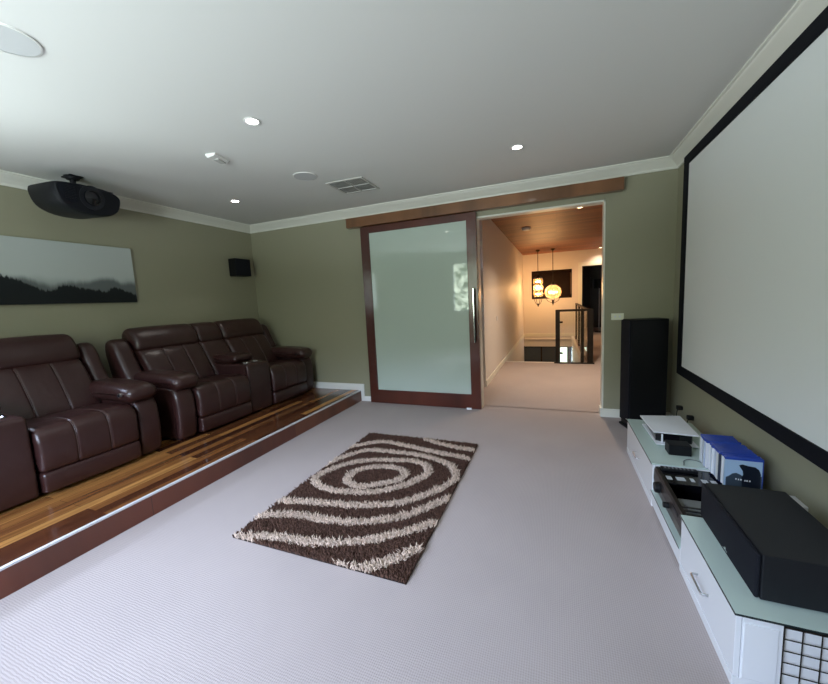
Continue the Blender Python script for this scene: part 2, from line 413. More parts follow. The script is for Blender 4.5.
# dark room past the end doorway
b = B(); box(b, .3, .4, HB + .1, HB + 3.2, 0, HZ); box(b, .3, HR, HB + 3.1, HB + 3.2, 0, HZ); box(b, .3, HR, HB + .1, HB + 3.2, DZ + .3, DZ + .4); struct('wall_dark_room', b, M['darkroom'])

# ================================================================== SLIDING DOOR
hd = struct('door_track', bx(-2.672, .648, D - .10, D - .004, 2.447, 2.573, .006), M['header_wood'])
hd['kind'] = 'structure'
DY0, DY1 = D - .066, D - .022
door = struct('door_1', B(), M['door_wood'])
bpy.data.objects.remove(door)
door = bpy.data.objects.new('door_1', None); COL.objects.link(door); door.location = (-1.685, D - .044, 0); door['kind'] = 'structure'
def dpart(name, bm, mat, par=None, **k): return obj(name, bm, mat, par or door, **k)
dpart('stile', bx(-2.477, -2.350, DY0, DY1, .006, 2.44, .003), M['door_wood'])
dpart('stile', bx(-1.015, -.893, DY0, DY1, .006, 2.44, .003), M['door_wood'])
dpart('rail', bx(-2.352, -1.013, DY0, DY1, .006, .195, .003), M['door_wood'])
dpart('rail', bx(-2.352, -1.013, DY0, DY1, 2.352, 2.44, .003), M['door_wood'])
dpart('glass_panel', bx(-2.352, -1.013, DY0 + .014, DY1 - .014, .19, 2.355), M['frost'])
h = dpart('handle', box(box(B(), -.938, -.924, DY0 - .045, DY0 - .029, .868, 1.535, .003), -.938, -.924, DY0 - .03, DY0, .95, .97), M['black'])
b = B(); box(b, -.950, -.9375, DY0 - .043, DY0 - .031, .868, 1.535, .002); box(b, -.945, -.93, DY0 - .035, DY0, 1.43, 1.45)
dpart('steel_strip', b, M['chrome'], h)
o = obj('floor_guide', bx(-1.075, -1.01, DY0 - .028, DY0 - .004, 0, .022, .003), M['white_pl'], loc=(-1.04, DY0 - .016, 0)); tag(o, 'small white floor guide at the foot of the sliding glass door', 'door guide')

# ================================================================== PROJECTION SCREEN
sx0 = 1.088
scr = thing('projection_screen', 'large white projection screen in a black velvet frame on the right wall', 'projection screen', (R, 2.4, .59))
b = B()
ys, ye, zs, ze, fw, fy = .62, 4.13, .592, 2.598, .088, .115
for (y0, y1, z0, z1) in ((ys, ye, zs, zs + fw), (ys, ye, ze - fw, ze), (ys, ys + fy, zs + fw, ze - fw), (ye - fy, ye, zs + fw, ze - fw)):
    box(b, sx0, R - .002, y0, y1, z0, z1, .004)
obj('frame', b, M['velvet'], scr)
obj('screen_surface', bx(sx0 + .010, sx0 + .016, ys + fy - .01, ye - fy + .01, zs + fw - .01, ze - fw + .01), M['screen'], scr)

# ================================================================== SOFAS
def make_sofa(label, cy):
    s = thing('recliner_sofa', label, 'sofa', (-3.85, cy, PH), 0, 'leather theatre sofas on the platform')
    lt = M['leather']
    def p(name, bm, mat=lt, par=None, sm='all'): return obj(name, bm, mat, par or s, local=True, smooth=sm)
    # under-frame
    b = B(); box(b, -.40, .36, -1.0, 1.0, .035, .26, .01); p('base_frame', b, M['black'], sm=None)
    for sx in (-.34, .34):
        for sy in (-.97, .97):
            p('foot', cyl(B(), (sx, sy, 0), (sx, sy, .045), .025, n=16), M['black'], sm=40)
    seatp = [(.455, .19), (.495, .20), (.505, .26), (.508, .36), (.497, .435), (.462, .485), (.39, .505), (.2, .50), (.0, .485), (-.15, .465), (-.17, .38), (-.15, .28), (.1, .22), (.3, .19)]
    footp = [(.40, .035), (.475, .035), (.498, .05), (.503, .11), (.498, .165), (.475, .182), (.40, .182), (.385, .11)]
    backp = [(-.02, .46), (-.005, .50), (-.05, .60), (-.12, .72), (-.19, .83), (-.235, .875), (-.27, .895), (-.33, .89), (-.37, .86), (-.31, .72), (-.21, .55), (-.12, .47)]
    headp = [(x_ - .082, z_) for x_, z_ in [(-.165, .885), (-.150, .925), (-.165, .99), (-.20, 1.05), (-.245, 1.095), (-.30, 1.118), (-.36, 1.11), (-.41, 1.07), (-.425, 1.0), (-.40, .93), (-.34, .88), (-.22, .872)]]
    for y0, y1, b0, b1 in ((-.835, -.185, -.90, -.205), (.185, .835, .165, .850)):
        w_ = y1 - y0; seams = [y0 + w_ * .335, y0 + w_ * .665]
        c = p('seat_cushion', cushion(B(), seatp, y0, y1, .032, .008, seams))
        for sy in seams:
            pts = [(x + .0045 * 0, sy, z) for x, z in [(.498, .20), (.5085, .28), (.5105, .36), (.499, .437), (.463, .489), (.39, .5095), (.2, .504), (.0, .489)]]
            pts = [tuple(q) for q in smoothcurve(pts, 4, False)]
            p('seam', tube(B(), pts, .0032, 6), M['seam'], c)
        p('footrest', cushion(B(), footp, y0 + .004, y1 - .004, .022, .004))
        bs = [b0 + (b1 - b0) * .335, b0 + (b1 - b0) * .665]
        c = p('backrest', cushion(B(), backp, b0, b1, .035, .012, bs))
        for sy in bs:
            pts = [tuple(q) for q in smoothcurve([(x + .010, sy, z + .004) for x, z in [(-.012, .50), (-.05, .60), (-.12, .72), (-.19, .83), (-.229, .868)]], 4, False)]
            p('seam', tube(B(), pts, .0035, 6), M['seam'], c)
        p('headrest', cushion(B(), headp, b0 - .012, b1 + .012, .05, .010))
    # centre: console and its narrow back
    cb = [(a - .018, z) for a, z in backp]; ch_ = [(a - .018, z - .004) for a, z in headp]
    p('console_back', cushion(B(), cb, -.205, .165, .035, .01)); p('console_headrest', cushion(B(), ch_, -.193, .153, .04, .008))
    con = [(.44, .03), (.468, .05), (.475, .2), (.475, .45), (.472, .565), (.455, .602), (.40, .612), (.1, .612), (-.15, .61), (-.2, .5), (-.2, .2), (-.15, .04), (.1, .03), (.3, .03)]
    c = p('console', cushion(B(), con, -.172, .172, .02, .001))
    padp = [(.215, .625), (.245, .645), (.25, .675), (.225, .70), (.15, .712), (-.05, .712), (-.16, .705), (-.17, .66), (-.15, .618), (.0, .612), (.12, .612)]
    p('console_lid', cushion(B(), padp, -.145, .145, .035, .006), par=c)
    for sy in (-.072, .072):
        b = lathe(B(), [(.044, .606), (.047, .618), (.043, .621), (.037, .618), (.036, .585), (.0005, .583)], .345, sy, 28, cap=False)
        p('cup_holder', b, M['chrome'], c, 50)
    # arms and wings
    armp = [(.38, .03), (.43, .035), (.455, .10), (.468, .25), (.462, .40), (.437, .48), (.37, .535), (.2, .55), (-.1, .55), (-.42, .54), (-.44, .3), (-.42, .04), (-.1, .03), (.2, .03)]
    apad = [(.40, .515), (.455, .53), (.488, .565), (.487, .605), (.45, .638), (.36, .655), (.1, .668), (-.15, .665), (-.27, .65), (-.29, .59), (-.26, .535), (0., .525), (.25, .52)]
    wing = [(-.13, .60), (-.18, .70), (-.24, .82), (-.29, .93), (-.335, .99), (-.39, 1.01), (-.44, .985), (-.46, .90), (-.43, .75), (-.39, .6), (-.32, .5), (-.18, .52)]
    for sg in (-1, 1):
        a0, a1 = sorted((sg * .847, sg * 1.04)); c = p('arm', cushion(B(), armp, a0, a1, .035, .012))
        a0, a1 = sorted((sg * .785, sg * 1.045)); d_ = p('arm_pad', cushion(B(), apad, a0, a1, .06, .012), par=c)
        a0, a1 = (.873, 1.025) if sg > 0 else (-1.10, -.915); p('wing', cushion(B(), wing, a0, a1, .05, .014))
        yy = sg * .782
        b = B(); cyl(b, (.39, yy + sg * .012, .587), (.39, yy - sg * .010, .587), .022, n=24)
        bt = p('recline_button', b, M['chrome'], c, 40)
        b = B(); cyl(b, (.39, yy - sg * .009, .587), (.39, yy - sg * .012, .587), .012, n=20)
        for v in b.verts: pass
        cen = p('button_centre', b, M['plastic2'], c, 40)
    return s
sofa = make_sofa('brown leather two-seat recliner sofa with console, far one beside the end wall', 3.28)
s2 = copy_tree(sofa); s2.location = (-3.85, 1.04, PH)
s2['label'] = 'brown leather recliner sofa nearest the camera, cut by the left picture edge'

# ================================================================== SHAG RUG
def make_rug():
    W_, L_ = 1.18, 1.785; ox, oy = -1.893, 1.492
    lines = [[(0.386, 0.763), (0.313, 0.822), (0.322, 0.97), (0.45, 1.081), (0.624, 1.105), (0.734, 1.046), (0.721, 0.924), (0.591, 0.812), (0.48, 0.754), (0.386, 0.763)],
    [(0.5, 0.671), (0.318, 0.641), (0.12, 0.685), (0.048, 0.803), (0.134, 1.011), (0.282, 1.152), (0.505, 1.227), (0.74, 1.266), (0.897, 1.164), (0.893, 1.018), (0.793, 0.856), (0.66, 0.733), (0.5, 0.671)],
    [(-0.026, 0.397), (0.172, 0.443), (0.399, 0.481), (0.657, 0.538), (0.883, 0.649), (1.039, 0.831), (1.121, 0.978), (1.14, 1.117), (1.029, 1.294), (0.756, 1.387), (0.426, 1.393), (0.198, 1.362), (0.062, 1.175), (-0.03, 0.95)],
    [(0.0, 1.38), (0.071, 1.458), (0.257, 1.592), (0.559, 1.554), (0.812, 1.498), (1.04, 1.465), (1.224, 1.433)],
    [(-0.018, 0.19), (0.096, 0.257), (0.275, 0.3), (0.491, 0.31), (0.679, 0.35), (0.839, 0.419), (0.965, 0.513), (1.076, 0.653), (1.196, 0.818)],
    [(0.663, 1.753), (0.929, 1.66), (1.229, 1.625)],
    [(0.03, -0.012), (0.225, 0.06), (0.455, 0.09), (0.661, 0.135), (0.837, 0.216), (0.999, 0.33), (1.182, 0.506)],
    [(0.757, -0.021), (0.887, -0.006), (0.987, 0.054), (1.067, 0.132), (1.151, 0.242)]]
    segs = []
    for l_ in lines:
        q = smoothcurve(l_, 4, False)
        segs += [(a, c) for a, c in zip(q, q[1:])]
    SA = np.array([s_[0] for s_ in segs]); SB = np.array([s_[1] for s_ in segs])
    rng = np.random.default_rng(3)
    step = .0078
    gx, gy = np.meshgrid(np.arange(.004, W_, step), np.arange(.004, L_, step))
    P = np.stack([gx.ravel(), gy.ravel()], 1) + rng.uniform(-.004, .004, (gx.size, 2))
    # wavy outline: pull the tufts near the border a little in and out
    d = np.full(len(P), 9.)
    for a, c in zip(SA, SB):
        ab = c - a; t = np.clip(((P - a) @ ab) / (ab @ ab + 1e-9), 0, 1); q = np.linalg.norm(P - (a + t[:, None] * ab), axis=1); d = np.minimum(d, q)
    d = d + rng.normal(0, .006, len(P))
    cream = d < .028
    n = len(P)
    hgt = np.where(cream, rng.uniform(.024, .036, n), rng.uniform(.014, .026, n))
    ang = rng.uniform(0, 2 * PI, n); lean = rng.uniform(.25, .9, n) * hgt
    wd = np.where(cream, .0042, .0045)
    k = 4
    base = np.zeros((n, 3)); base[:, :2] = P; base[:, 2] = .004
    dirv = np.stack([np.cos(ang), np.sin(ang), np.zeros(n)], 1)
    mid = base + dirv * (lean * .45)[:, None]; mid[:, 2] += hgt * .68
    tip = base + dirv * (lean * 1.15)[:, None]; tip[:, 2] += hgt
    V = np.zeros((n, 9, 3))
    for j in range(4):
        a = ang + j * PI / 2
        o_ = np.stack([np.cos(a), np.sin(a), np.zeros(n)], 1) * wd[:, None]
        V[:, j] = base + o_; V[:, 4 + j] = mid + o_ * .95
    V[:, 8] = tip
    V = V.reshape(-1, 3)
    F = []
    idx = np.arange(n) * 9
    quads = np.concatenate([np.stack([idx + j, idx + (j + 1) % 4, idx + 4 + (j + 1) % 4, idx + 4 + j], 1) for j in range(4)])
    tris = np.concatenate([np.stack([idx + 4 + j, idx + 4 + (j + 1) % 4, idx + 8], 1) for j in range(4)])
    # backing slab
    o0 = len(V); bv = np.array([(0, 0, 0), (W_, 0, 0), (W_, L_, 0), (0, L_, 0), (0, 0, .008), (W_, 0, .008), (W_, L_, .008), (0, L_, .008)], float)
    V = np.vstack([V, bv])
    bq = np.array([(0, 3, 2, 1), (4, 5, 6, 7), (0, 1, 5, 4), (1, 2, 6, 5), (2, 3, 7, 6), (3, 0, 4, 7)]) + o0
    V[:, 0] += -W_ / 2; V[:, 1] += -L_ / 2
    quads = np.vstack([quads, bq])
    me = bpy.data.meshes.new('shag_rug')
    me.vertices.add(len(V)); me.vertices.foreach_set('co', V.ravel())
    nl = quads.size + tris.size; me.loops.add(nl); me.loops.foreach_set('vertex_index', np.concatenate([quads.ravel(), tris.ravel()]).astype(np.int32))
    npoly = len(quads) + len(tris); me.polygons.add(npoly)
    starts = np.concatenate([np.arange(len(quads)) * 4, quads.size + np.arange(len(tris)) * 3]).astype(np.int32)
    me.polygons.foreach_set('loop_start', starts)
    me.update(calc_edges=True); me.validate()
    at = me.color_attributes.new('yarn', 'FLOAT_COLOR', 'POINT')
    cr = np.array([.70, .55, .44]); dk = np.array([.085, .044, .031])
    bl = np.where(cream, rng.uniform(.5, 1.15, n), rng.uniform(.6, 1.35, n))
    cc = np.where(cream[:, None], cr, dk) * bl[:, None]
    cols = np.ones((len(V), 4)); cols[:n * 9, :3] = np.repeat(cc, 9, axis=0); cols[n * 9:, :3] = (.03, .02, .015)
    at.data.foreach_set('color', cols.ravel())
    m = bpy.data.materials.new('shag_yarn'); m.use_nodes = True; t = NT(m); bb = t.n['Principled BSDF']
    an = t.new('ShaderNodeAttribute'); an.attribute_name = 'yarn'; t.link(an.outputs['Color'], bb.inputs['Base Color'])
    bb.inputs['Roughness'].default_value = .8; bb.inputs['Specular IOR Level'].default_value = .15
    me.materials.append(m)
    o = bpy.data.objects.new('shag_rug', me); COL.objects.link(o); o.location = (ox + .003 + W_ / 2, oy + L_ / 2, 0)
    tag(o, 'dark brown shag rug with cream swirling rings on the carpet', 'rug')
make_rug()

# ================================================================== MEDIA UNIT
def unit_cabinet(label, y0, y1, name='media_cabinet'):
    x0, x1, zt = .578, 1.03, .288
    c = thing(name, label, 'cabinet', ((x0 + x1) / 2, (y0 + y1) / 2, 0))
    b = B(); box(b, x0 + .018, x1, y0, y0 + .018, .04, zt); box(b, x0 + .018, x1, y1 - .018, y1, .04, zt); box(b, x0 + .018, x1, y0 + .018, y1 - .018, .04, .055); box(b, x1 - .012, x1, y0 + .018, y1 - .018, .048, zt - .018)
    box(b, x0 + .018, x1, y0 + .018, y1 - .018, zt - .018, zt)
    obj('body', b, M['gloss_white'], c)
    obj('plinth', bx(x0 - .002, x1 - .02, y0 + .001, y1 - .001, 0, .040, .001), M['gloss_white'], c)
    return c, x0, x1, zt
def drawer(c, x0, y0, y1, z0=.042, z1=.284, hh=.155):
    d = obj('drawer', bx(x0, x0 + .017, y0, y1, z0, z1, .0015), M['gloss_white'], c)
    ym = (y0 + y1) / 2
    b = B(); tube(b, [(x0, ym - .06, hh), (x0 - .020, ym - .06, hh), (x0 - .024, ym - .056, hh), (x0 - .024, ym + .056, hh), (x0 - .020, ym + .06, hh), (x0, ym + .06, hh)], .005, 8)
    obj('handle', b, M['metal'], d, smooth=50)
NY0, NY1, FY0, FY1 = 1.437, 2.027, 2.610, 3.500
c, x0, x1, zt = unit_cabinet('white gloss media cabinet nearest the camera, under the black centre speaker', NY0, NY1)
drawer(c, x0, NY0 + .002, NY1 - .002)
b = B(); box(b, x0 + .022, x0 + .115, NY0 - .0035, NY0, .05, .262, .001)
obj('side_panel', box(b, x0 + .022, x0 + .44, NY0 - .0035, NY0, .045, .05), M['gloss_white'], c)
obj('glass_top', bx(x0 - .006, x1 + .01, NY0 - .008, NY1, zt, zt + .0075, .001), M['glassmint'], c)
b = B(); box(b, x0 - .0075, x0 - .0055, NY0 - .0085, NY1, zt, zt + .0072); box(b, x0 - .0075, x1 + .01, NY0 - .0095, NY0 - .0075, zt, zt + .0072)
obj('glass_edge', b, M['glassedge'], c)
c, x0, x1, zt = unit_cabinet('white gloss media cabinet by the tower speaker, under the game console', FY0, FY1)
drawer(c, x0, FY0 + .002, FY1 - .002)
obj('glass_top', bx(x0 - .006, x1 + .01, FY0, FY1 + .004, zt, zt + .0075, .001), M['glassmint'], c)
obj('glass_edge', bx(x0 - .0075, x0 - .0055, FY0, FY1 + .004, zt, zt + .0072), M['glassedge'], c)
# low middle section
c = thing('media_shelf', 'low white shelf section between the two white cabinets, holding the receiver', 'shelf unit', (.80, 2.32, 0))
b = B(); box(b, .578, 1.03, NY1, FY0, .02, .108); obj('body', b, M['gloss_white'], c)
obj('glass_top', bx(.572, 1.018, NY1 + .001, FY0 - .001, .108, .1155, .001), M['glassmint'], c)
obj('glass_edge', bx(.5705, .5725, NY1 + .001, FY0 - .001, .108, .115), M['glassedge'], c)
obj('plinth', bx(.60, 1.02, NY1, FY0, .0, .02), M['gloss_white'], c)

# black wire grid leaning on the near end of the cabinet
g = thing('wire_grid_panel', 'black wire grid panel against the near end of the white cabinet', 'wire grid', (.92, NY0 - .015, 0))
b = B(); yy = NY0 - .0135
gx0, gx1 = .700, 1.100
tube(b, [(gx0, yy, .004), (gx0, yy, .288), (gx1, yy, .288), (gx1, yy, .004)], .0036, 8, closed=True); obj('frame', b, M['iron'], g)
b = B()
for i in range(1, 9): tube(b, [(gx0 + .047 * i, yy + .001, .004), (gx0 + .047 * i, yy + .001, .288)], .0018, 6)
for i in range(1, 7): tube(b, [(gx0, yy - .001, .288 - .043 * i), (gx1, yy - .001, .288 - .043 * i)], .0018, 6)
obj('wires', b, M['iron'], g)

# AV receiver
ax0, ay0, ay1, az0, az1 = .588, 2.036, 2.598, .1285, .284
av = thing('av_receiver', 'black audio video receiver with two front knobs on the low shelf', 'receiver', (.76, 2.32, .1155))
b = B(); box(b, ax0 + .02, .93, ay0, ay1, az0, az0 + .012); box(b, ax0 + .02, .93, ay0, ay0 + .008, az0, az1); box(b, ax0 + .02, .93, ay1 - .008, ay1, az0, az1); box(b, .922, .93, ay0, ay1, az0, az1)
box(b, ax0 + .02, .93, 2.385, ay1, az1 - .006, az1)                        # solid half of the lid
for i in range(3): box(b, ax0 + .02, .93, ay0 + .02 + i * .035, ay0 + .03 + i * .035, az1 - .004, az1)
obj('chassis', b, M['gloss'], av)
fp = [(ax0 + .02, az1), (ax0 + .002, az1 - .002), (ax0 - .004, az1 - .02), (ax0 - .006, az1 - .08), (ax0 + .004, az0 + .012), (ax0 + .02, az0)]
def frontpanel():
    b = B(); A = [b.verts.new((x, ay0, z)) for x, z in fp]; C_ = [b.verts.new((x, ay1, z)) for x, z in fp]; n = len(fp)
    for i in range(n): b.faces.new((A[i], A[(i + 1) % n], C_[(i + 1) % n], C_[i]))
    b.faces.new(A[::-1]); b.faces.new(C_); return b
f = obj('front_panel', frontpanel(), pbr('receiver_front', (.012, .010, .010), .3, spec=.35), av)
for y, r in ((2.47, .034), (2.27, .017)):
    b = B(); cyl(b, (ax0 - .005, y, .205), (ax0 - .027, y, .205), r, r * .92, 32); cyl(b, (ax0 - .026, y, .205), (ax0 - .03, y, .205), r * .85, r * .8, 32)
    obj('knob', b, M['black'], f, smooth=40)
b = B(); box(b, ax0 - .0055 - .001, ax0 - .005, 2.10, 2.20, .235, .255); obj('display', b, M['plastic2'], f)
for y in (ay0 + .05, ay1 - .05):
    for x in (.64, .89): obj('foot', cyl(B(), (x, y, .1155), (x, y, .129), .018, n=20), M['black'], av, smooth=40)
stk = pbr('sticker_grey', (.50, .53, .56), .4)
for i, (xx, w_) in enumerate(((.615, .028), (.665, .045), (.735, .02), (.79, .03), (.835, .028))):
    obj('label_sticker', bx(xx, xx + w_, 2.43, 2.475, az1, az1 + .0008), stk, av)
b = B(); box(b, .625, .735, 2.075, 2.27, az0 + .02, .255, .004); box(b, .64, .72, 2.13, 2.21, .255, .270, .004); obj('transformer', b, pbr('transformer_grey', (.15, .16, .155), .4), av)
b = B(); box(b, .77, .80, 2.06, 2.36, az0 + .012, .25)
for i in range(9): box(b, .80, .86, 2.07 + i * .032, 2.075 + i * .032, az0 + .012, .245)
obj('heat_sink', b, M['plastic2'], av)
# a remote control lying across the far end of the receiver lid
rc = thing('remote_control', 'black remote control with pale buttons on the receiver lid', 'remote control', (.72, 2.555, az1))
obj('shell', bx(.610, .800, 2.535, 2.577, az1 + .0008, az1 + .018, .006, 3), M['black'], rc, smooth=40)
b = B()
for i in range(8):
    for j in range(2): box(b, .628 + i * .020, .637 + i * .020, 2.546 + j * .014, 2.554 + j * .014, az1 + .018, az1 + .020)
obj('buttons', b, pbr('grey_buttons', (.22, .22, .23), .4), rc)

# cases of games
def game_case(y0, z1, xo, colr, first=False):
    cs = thing('game_case', '', 'game case', (.965, y0 + .0075, .2955))
    x0_, x1_ = .872 + xo, 1.040 + xo; t_ = .0135
    z0_ = .2960
    obj('case_shell', bx(x0_, x1_, y0, y0 + t_, z0_, z1, .0018), M['blue'], cs)
    b = B(); box(b, x0_ - .0006, x0_ + .001, y0 + .001, y0 + t_ - .001, z0_ + .003, z1 - .014)
    box(b, x0_, x1_ - .006, y0 - .0006, y0 + .001, z0_ + .003, z1 - .014)
    obj('cover_sheet', b, colr, cs)
    return cs
spine = [pbr('spine_%d' % i, c_, .25) for i, c_ in enumerate([(.80, .83, .88), (.05, .06, .09), (.55, .62, .78), (.85, .87, .90), (.25, .17, .14), (.16, .24, .52), (.72, .72, .70), (.75, .78, .85)])]
sky_cover = pbr('cover_pale_sky', (.36, .50, .68), .2)
yy = 2.392; rnd = random.Random(5)
cases = []
plan = [(2, .0), (1, .012), (10, .012), (9, .014)]
y = 2.392; k = 0
for gi, (cnt, gap) in enumerate(plan):
    for j in range(cnt):
        xo = rnd.uniform(-.003, .004) - (.010 if gi == 3 else 0) - (.004 if gi == 2 else 0)
        z1 = .473 + rnd.uniform(-.001, .001)
        col_ = sky_cover if k == 0 else spine[rnd.randrange(len(spine))]
        cs = game_case(y, z1, xo, col_)
        if k == 0:
            cs['label'] = 'nearest blue game case, its pale blue cover with a dark figure facing the camera'
            # cover picture: plain dark shape on a pale sky, a line of small white lettering
            x0_ = .872 + xo
            def cov(name, poly, mat, dy):
                b = B(); A = [b.verts.new((x0_ + px * .168, y - .0008 - dy, .296 + pz * .170)) for px, pz in poly]
                f_ = b.faces.new(A); r_ = bmesh.ops.extrude_face_region(b, geom=[f_]); bmesh.ops.translate(b, vec=(0, -.0003, 0), verts=[v for v in r_['geom'] if isinstance(v, bmesh.types.BMVert)])
                obj(name, b, mat, cs)
            cov('cover_foreground', [(.03, .02), (.96, .02), (.96, .50), (.86, .40), (.7, .3), (.55, .36), (.42, .48), (.3, .53), (.2, .50), (.10, .40), (.03, .36)], pbr('cover_slate', (.045, .065, .09), .3), 0)
            cov('cover_figure', [(.46, .05), (.93, .05), (.93, .55), (.88, .70), (.78, .78), (.6, .80), (.45, .84), (.36, .80), (.40, .72), (.46, .62), (.48, .50), (.44, .38)], pbr('cover_dark', (.006, .010, .020), .3), .0004)
            for (a_, z_, w_, h_) in ((.28, .30, .05, .05), (.35, .29, .04, .05), (.41, .29, .05, .05), (.52, .27, .04, .05), (.57, .27, .05, .05), (.64, .27, .05, .05)):
                cov('cover_lettering', [(a_, z_), (a_ + w_ * .75, z_), (a_ + w_ * .75, z_ + h_), (a_, z_ + h_)], spine[3], .0008)
        else:
            cs['group'] = 'blue game cases standing in a row'
            cs['label'] = ['blue game case standing directly behind the nearest sky-cover case', 'blue game case alone between the nearest pair and the middle bunch',
                           'slim blue-topped game case within the middle bunch of the row', 'slim blue-topped game case in the far bunch beside the game console'][gi]
        cases.append(cs); y += .0145; k += 1
    y += plan[gi + 1][1] if gi + 1 < len(plan) else 0

# game console lying flat on the far cabinet
gc = thing('game_console', 'white-shelled game console with black middle lying on the far cabinet', 'game console', (.80, 3.20, .2955))
def sheet(pts, th, z0=None):
    b = B(); P = [Vector(p) for p in pts]; n_ = 10
    g_ = [[None] * (n_ + 1) for _ in range(n_ + 1)]
    for i in range(n_ + 1):
        for j in range(n_ + 1):
            u, v = i / n_, j / n_
            q = P[0] * (1 - u) * (1 - v) + P[1] * u * (1 - v) + P[2] * u * v + P[3] * (1 - u) * v
            q.z += .010 * math.sin(PI * u) * math.sin(PI * v) * (1 if th > 0 else -1)
            g_[i][j] = (q, q - Vector((0, 0, abs(th))))
    up = [[b.verts.new(g_[i][j][0]) for j in range(n_ + 1)] for i in range(n_ + 1)]
    dn = [[b.verts.new(g_[i][j][1]) for j in range(n_ + 1)] for i in range(n_ + 1)]
    for i in range(n_):
        for j in range(n_):
            b.faces.new((up[i][j], up[i + 1][j], up[i + 1][j + 1], up[i][j + 1])); b.faces.new((dn[i][j], dn[i][j + 1], dn[i + 1][j + 1], dn[i + 1][j]))
    for i in range(n_):
        b.faces.new((up[i][0], dn[i][0], dn[i + 1][0], up[i + 1][0])); b.faces.new((up[i][n_], up[i + 1][n_], dn[i + 1][n_], dn[i][n_]))
        b.faces.new((up[0][i], up[0][i + 1], dn[0][i + 1], dn[0][i])); b.faces.new((up[n_][i], dn[n_][i], dn[n_][i + 1], up[n_][i + 1]))
    return b
obj('upper_shell', sheet([(.650, 2.935, .398), (.915, 2.915, .398), (.925, 3.38, .390), (.633, 3.30, .398)], .008), M['white_pl'], gc, smooth=50)
b = B(); cp = [(.672, 2.98), (.712, 2.955), (.885, 2.955), (.90, 2.99), (.905, 3.38), (.68, 3.32)]
lo = [b.verts.new((x_, y_, .318)) for x_, y_ in cp]; hi = [b.verts.new((x_, y_, .386)) for x_, y_ in cp]
for i in range(6): b.faces.new((lo[i], lo[(i + 1) % 6], hi[(i + 1) % 6], hi[i]))
b.faces.new(lo[::-1]); b.faces.new(hi); obj('core', b, M['gloss'], gc)
obj('lower_shell', sheet([(.664, 2.915, .3165), (.915, 2.915, .3165), (.905, 3.38, .3185), (.655, 3.33, .3185)], .008), M['white_pl'], gc, smooth=50)
b = bx(.700, .710, 2.940, 2.952, .314, .378, .002); obj('white_tab', b, M['white_pl'], gc)
for x_, y_ in ((.70, 3.0), (.87, 3.0), (.70, 3.28), (.87, 3.28)): obj('foot', cyl(B(), (x_, y_, .2955), (x_, y_, .311), .012, n=16), M['white_pl'], gc)

o = obj('power_adapter', bx(.705, .835, 2.775, 2.875, .2957, .368, .006, 2), M['black'], loc=(.76, 2.82, .2957)); tag(o, 'small black box adapter in front of the white game console', 'power adapter')
b = B(); pts = []
for i in range(25):
    a = PI * i / 24; pts.append((.815 - .055 * math.cos(a), 2.66 + .065 * math.sin(a), .2985))
pts = [(.75, 2.625, .2985)] + pts + [(.872, 2.635, .2985)]
tube(b, pts, .0028, 6); o = obj('cable_loop', b, pbr('grey_cable', (.16, .18, .18), .5), loc=(.82, 2.66, .2957)); tag(o, 'thin grey cable looped on the glass top before the game cases', 'cable')

# centre speaker
cs = thing('centre_speaker', 'long black centre speaker on the near cabinet below the screen', 'speaker', (.815, 1.765, .2955))
bz = .302
obj('cabinet', bx(.672, .968, 1.513, 2.040, bz, .474, .004), M['blackwood'], cs)
obj('grille', bx(.656, .671, 1.515, 2.038, bz + .002, .472, .006, 3), M['blackcloth'], cs, smooth=40)
b = B(); box(b, .6545, .6562, 1.735, 1.775, .318, .322); box(b, .6545, .6562, 1.748, 1.760, .322, .331); obj('badge', b, M['chrome'], cs)
for x_ in (.70, .94):
    for y_ in (1.55, 2.0): obj('foot', cyl(B(), (x_, y_, .2957), (x_, y_, .3025), .014, n=16), M['plastic2'], cs)

# tower speaker (turned towards the seats)
ts = thing('tower_speaker', 'tall black floor-standing speaker in the corner beside the doorway', 'speaker', (.822, 4.196, 0), math.atan2(.107, .354))
lw, ld = .185, .365
obj('cabinet', bx(-ld / 2 + .018, ld / 2, -lw / 2, lw / 2, .03, 1.125, .004), M['black'], ts, local=True)
obj('grille', bx(-ld / 2, -ld / 2 + .017, -lw / 2 + .003, lw / 2 - .003, .075, 1.12, .006, 3), M['blackcloth'], ts, local=True, smooth=40)
obj('plinth', bx(-ld / 2 - .002, ld / 2 + .004, -lw / 2 - .004, lw / 2 + .004, .008, .03, .003), M['black'], ts, local=True)
obj('badge', cyl(B(), (-ld / 2 + .001, -.055, .105), (-ld / 2 - .002, -.055, .105), .006, n=16), M['metal'], ts, local=True)
for x_ in (-.15, .15):
    for y_ in (-.07, .07): obj('spike', cyl(B(), (x_, y_, 0), (x_, y_, .01), .008, .012, n=12), M['metal'], ts, local=True)

# plugs, outlets, switches
def plug(y, z, label):
    t_ = thing('wall_plug', label, 'plug', (R, y, z))
    obj('plug_body', bx(R - .05, R - .0005, y - .022, y + .022, z - .02, z + .02, .008, 3), M['black'], t_, smooth=40)
    pts = smoothcurve([(R - .04, y, z - .015), (R - .055, y - .03, z - .08), (R - .04, y - .09, z - .16), (R - .03, y - .16, z - .225)], 6, False)
    obj('cord', tube(B(), [tuple(q) for q in pts], .0035, 6), M['black'], t_)
plug(4.06, .262, 'black plug and cord on the right wall, the one nearer the tower speaker')
plug(3.76, .262, 'black plug and cord on the right wall, the one behind the game console')
t_ = thing('power_outlet', 'white outlet box on the wall behind the centre speaker', 'power outlet', (R, 2.245, .308))
obj('mounting_box', bx(R - .028, R - .0005, 2.190, 2.300, .280, .336, .004), M['white_pl'], t_)
obj('face_plate', bx(R - .034, R - .028, 2.193, 2.297, .282, .334, .002), M['white_pl'], t_)
t_ = thing('light_switch', 'cream double light switch on the olive wall beside the doorway', 'light switch', (.618, D, 1.138))
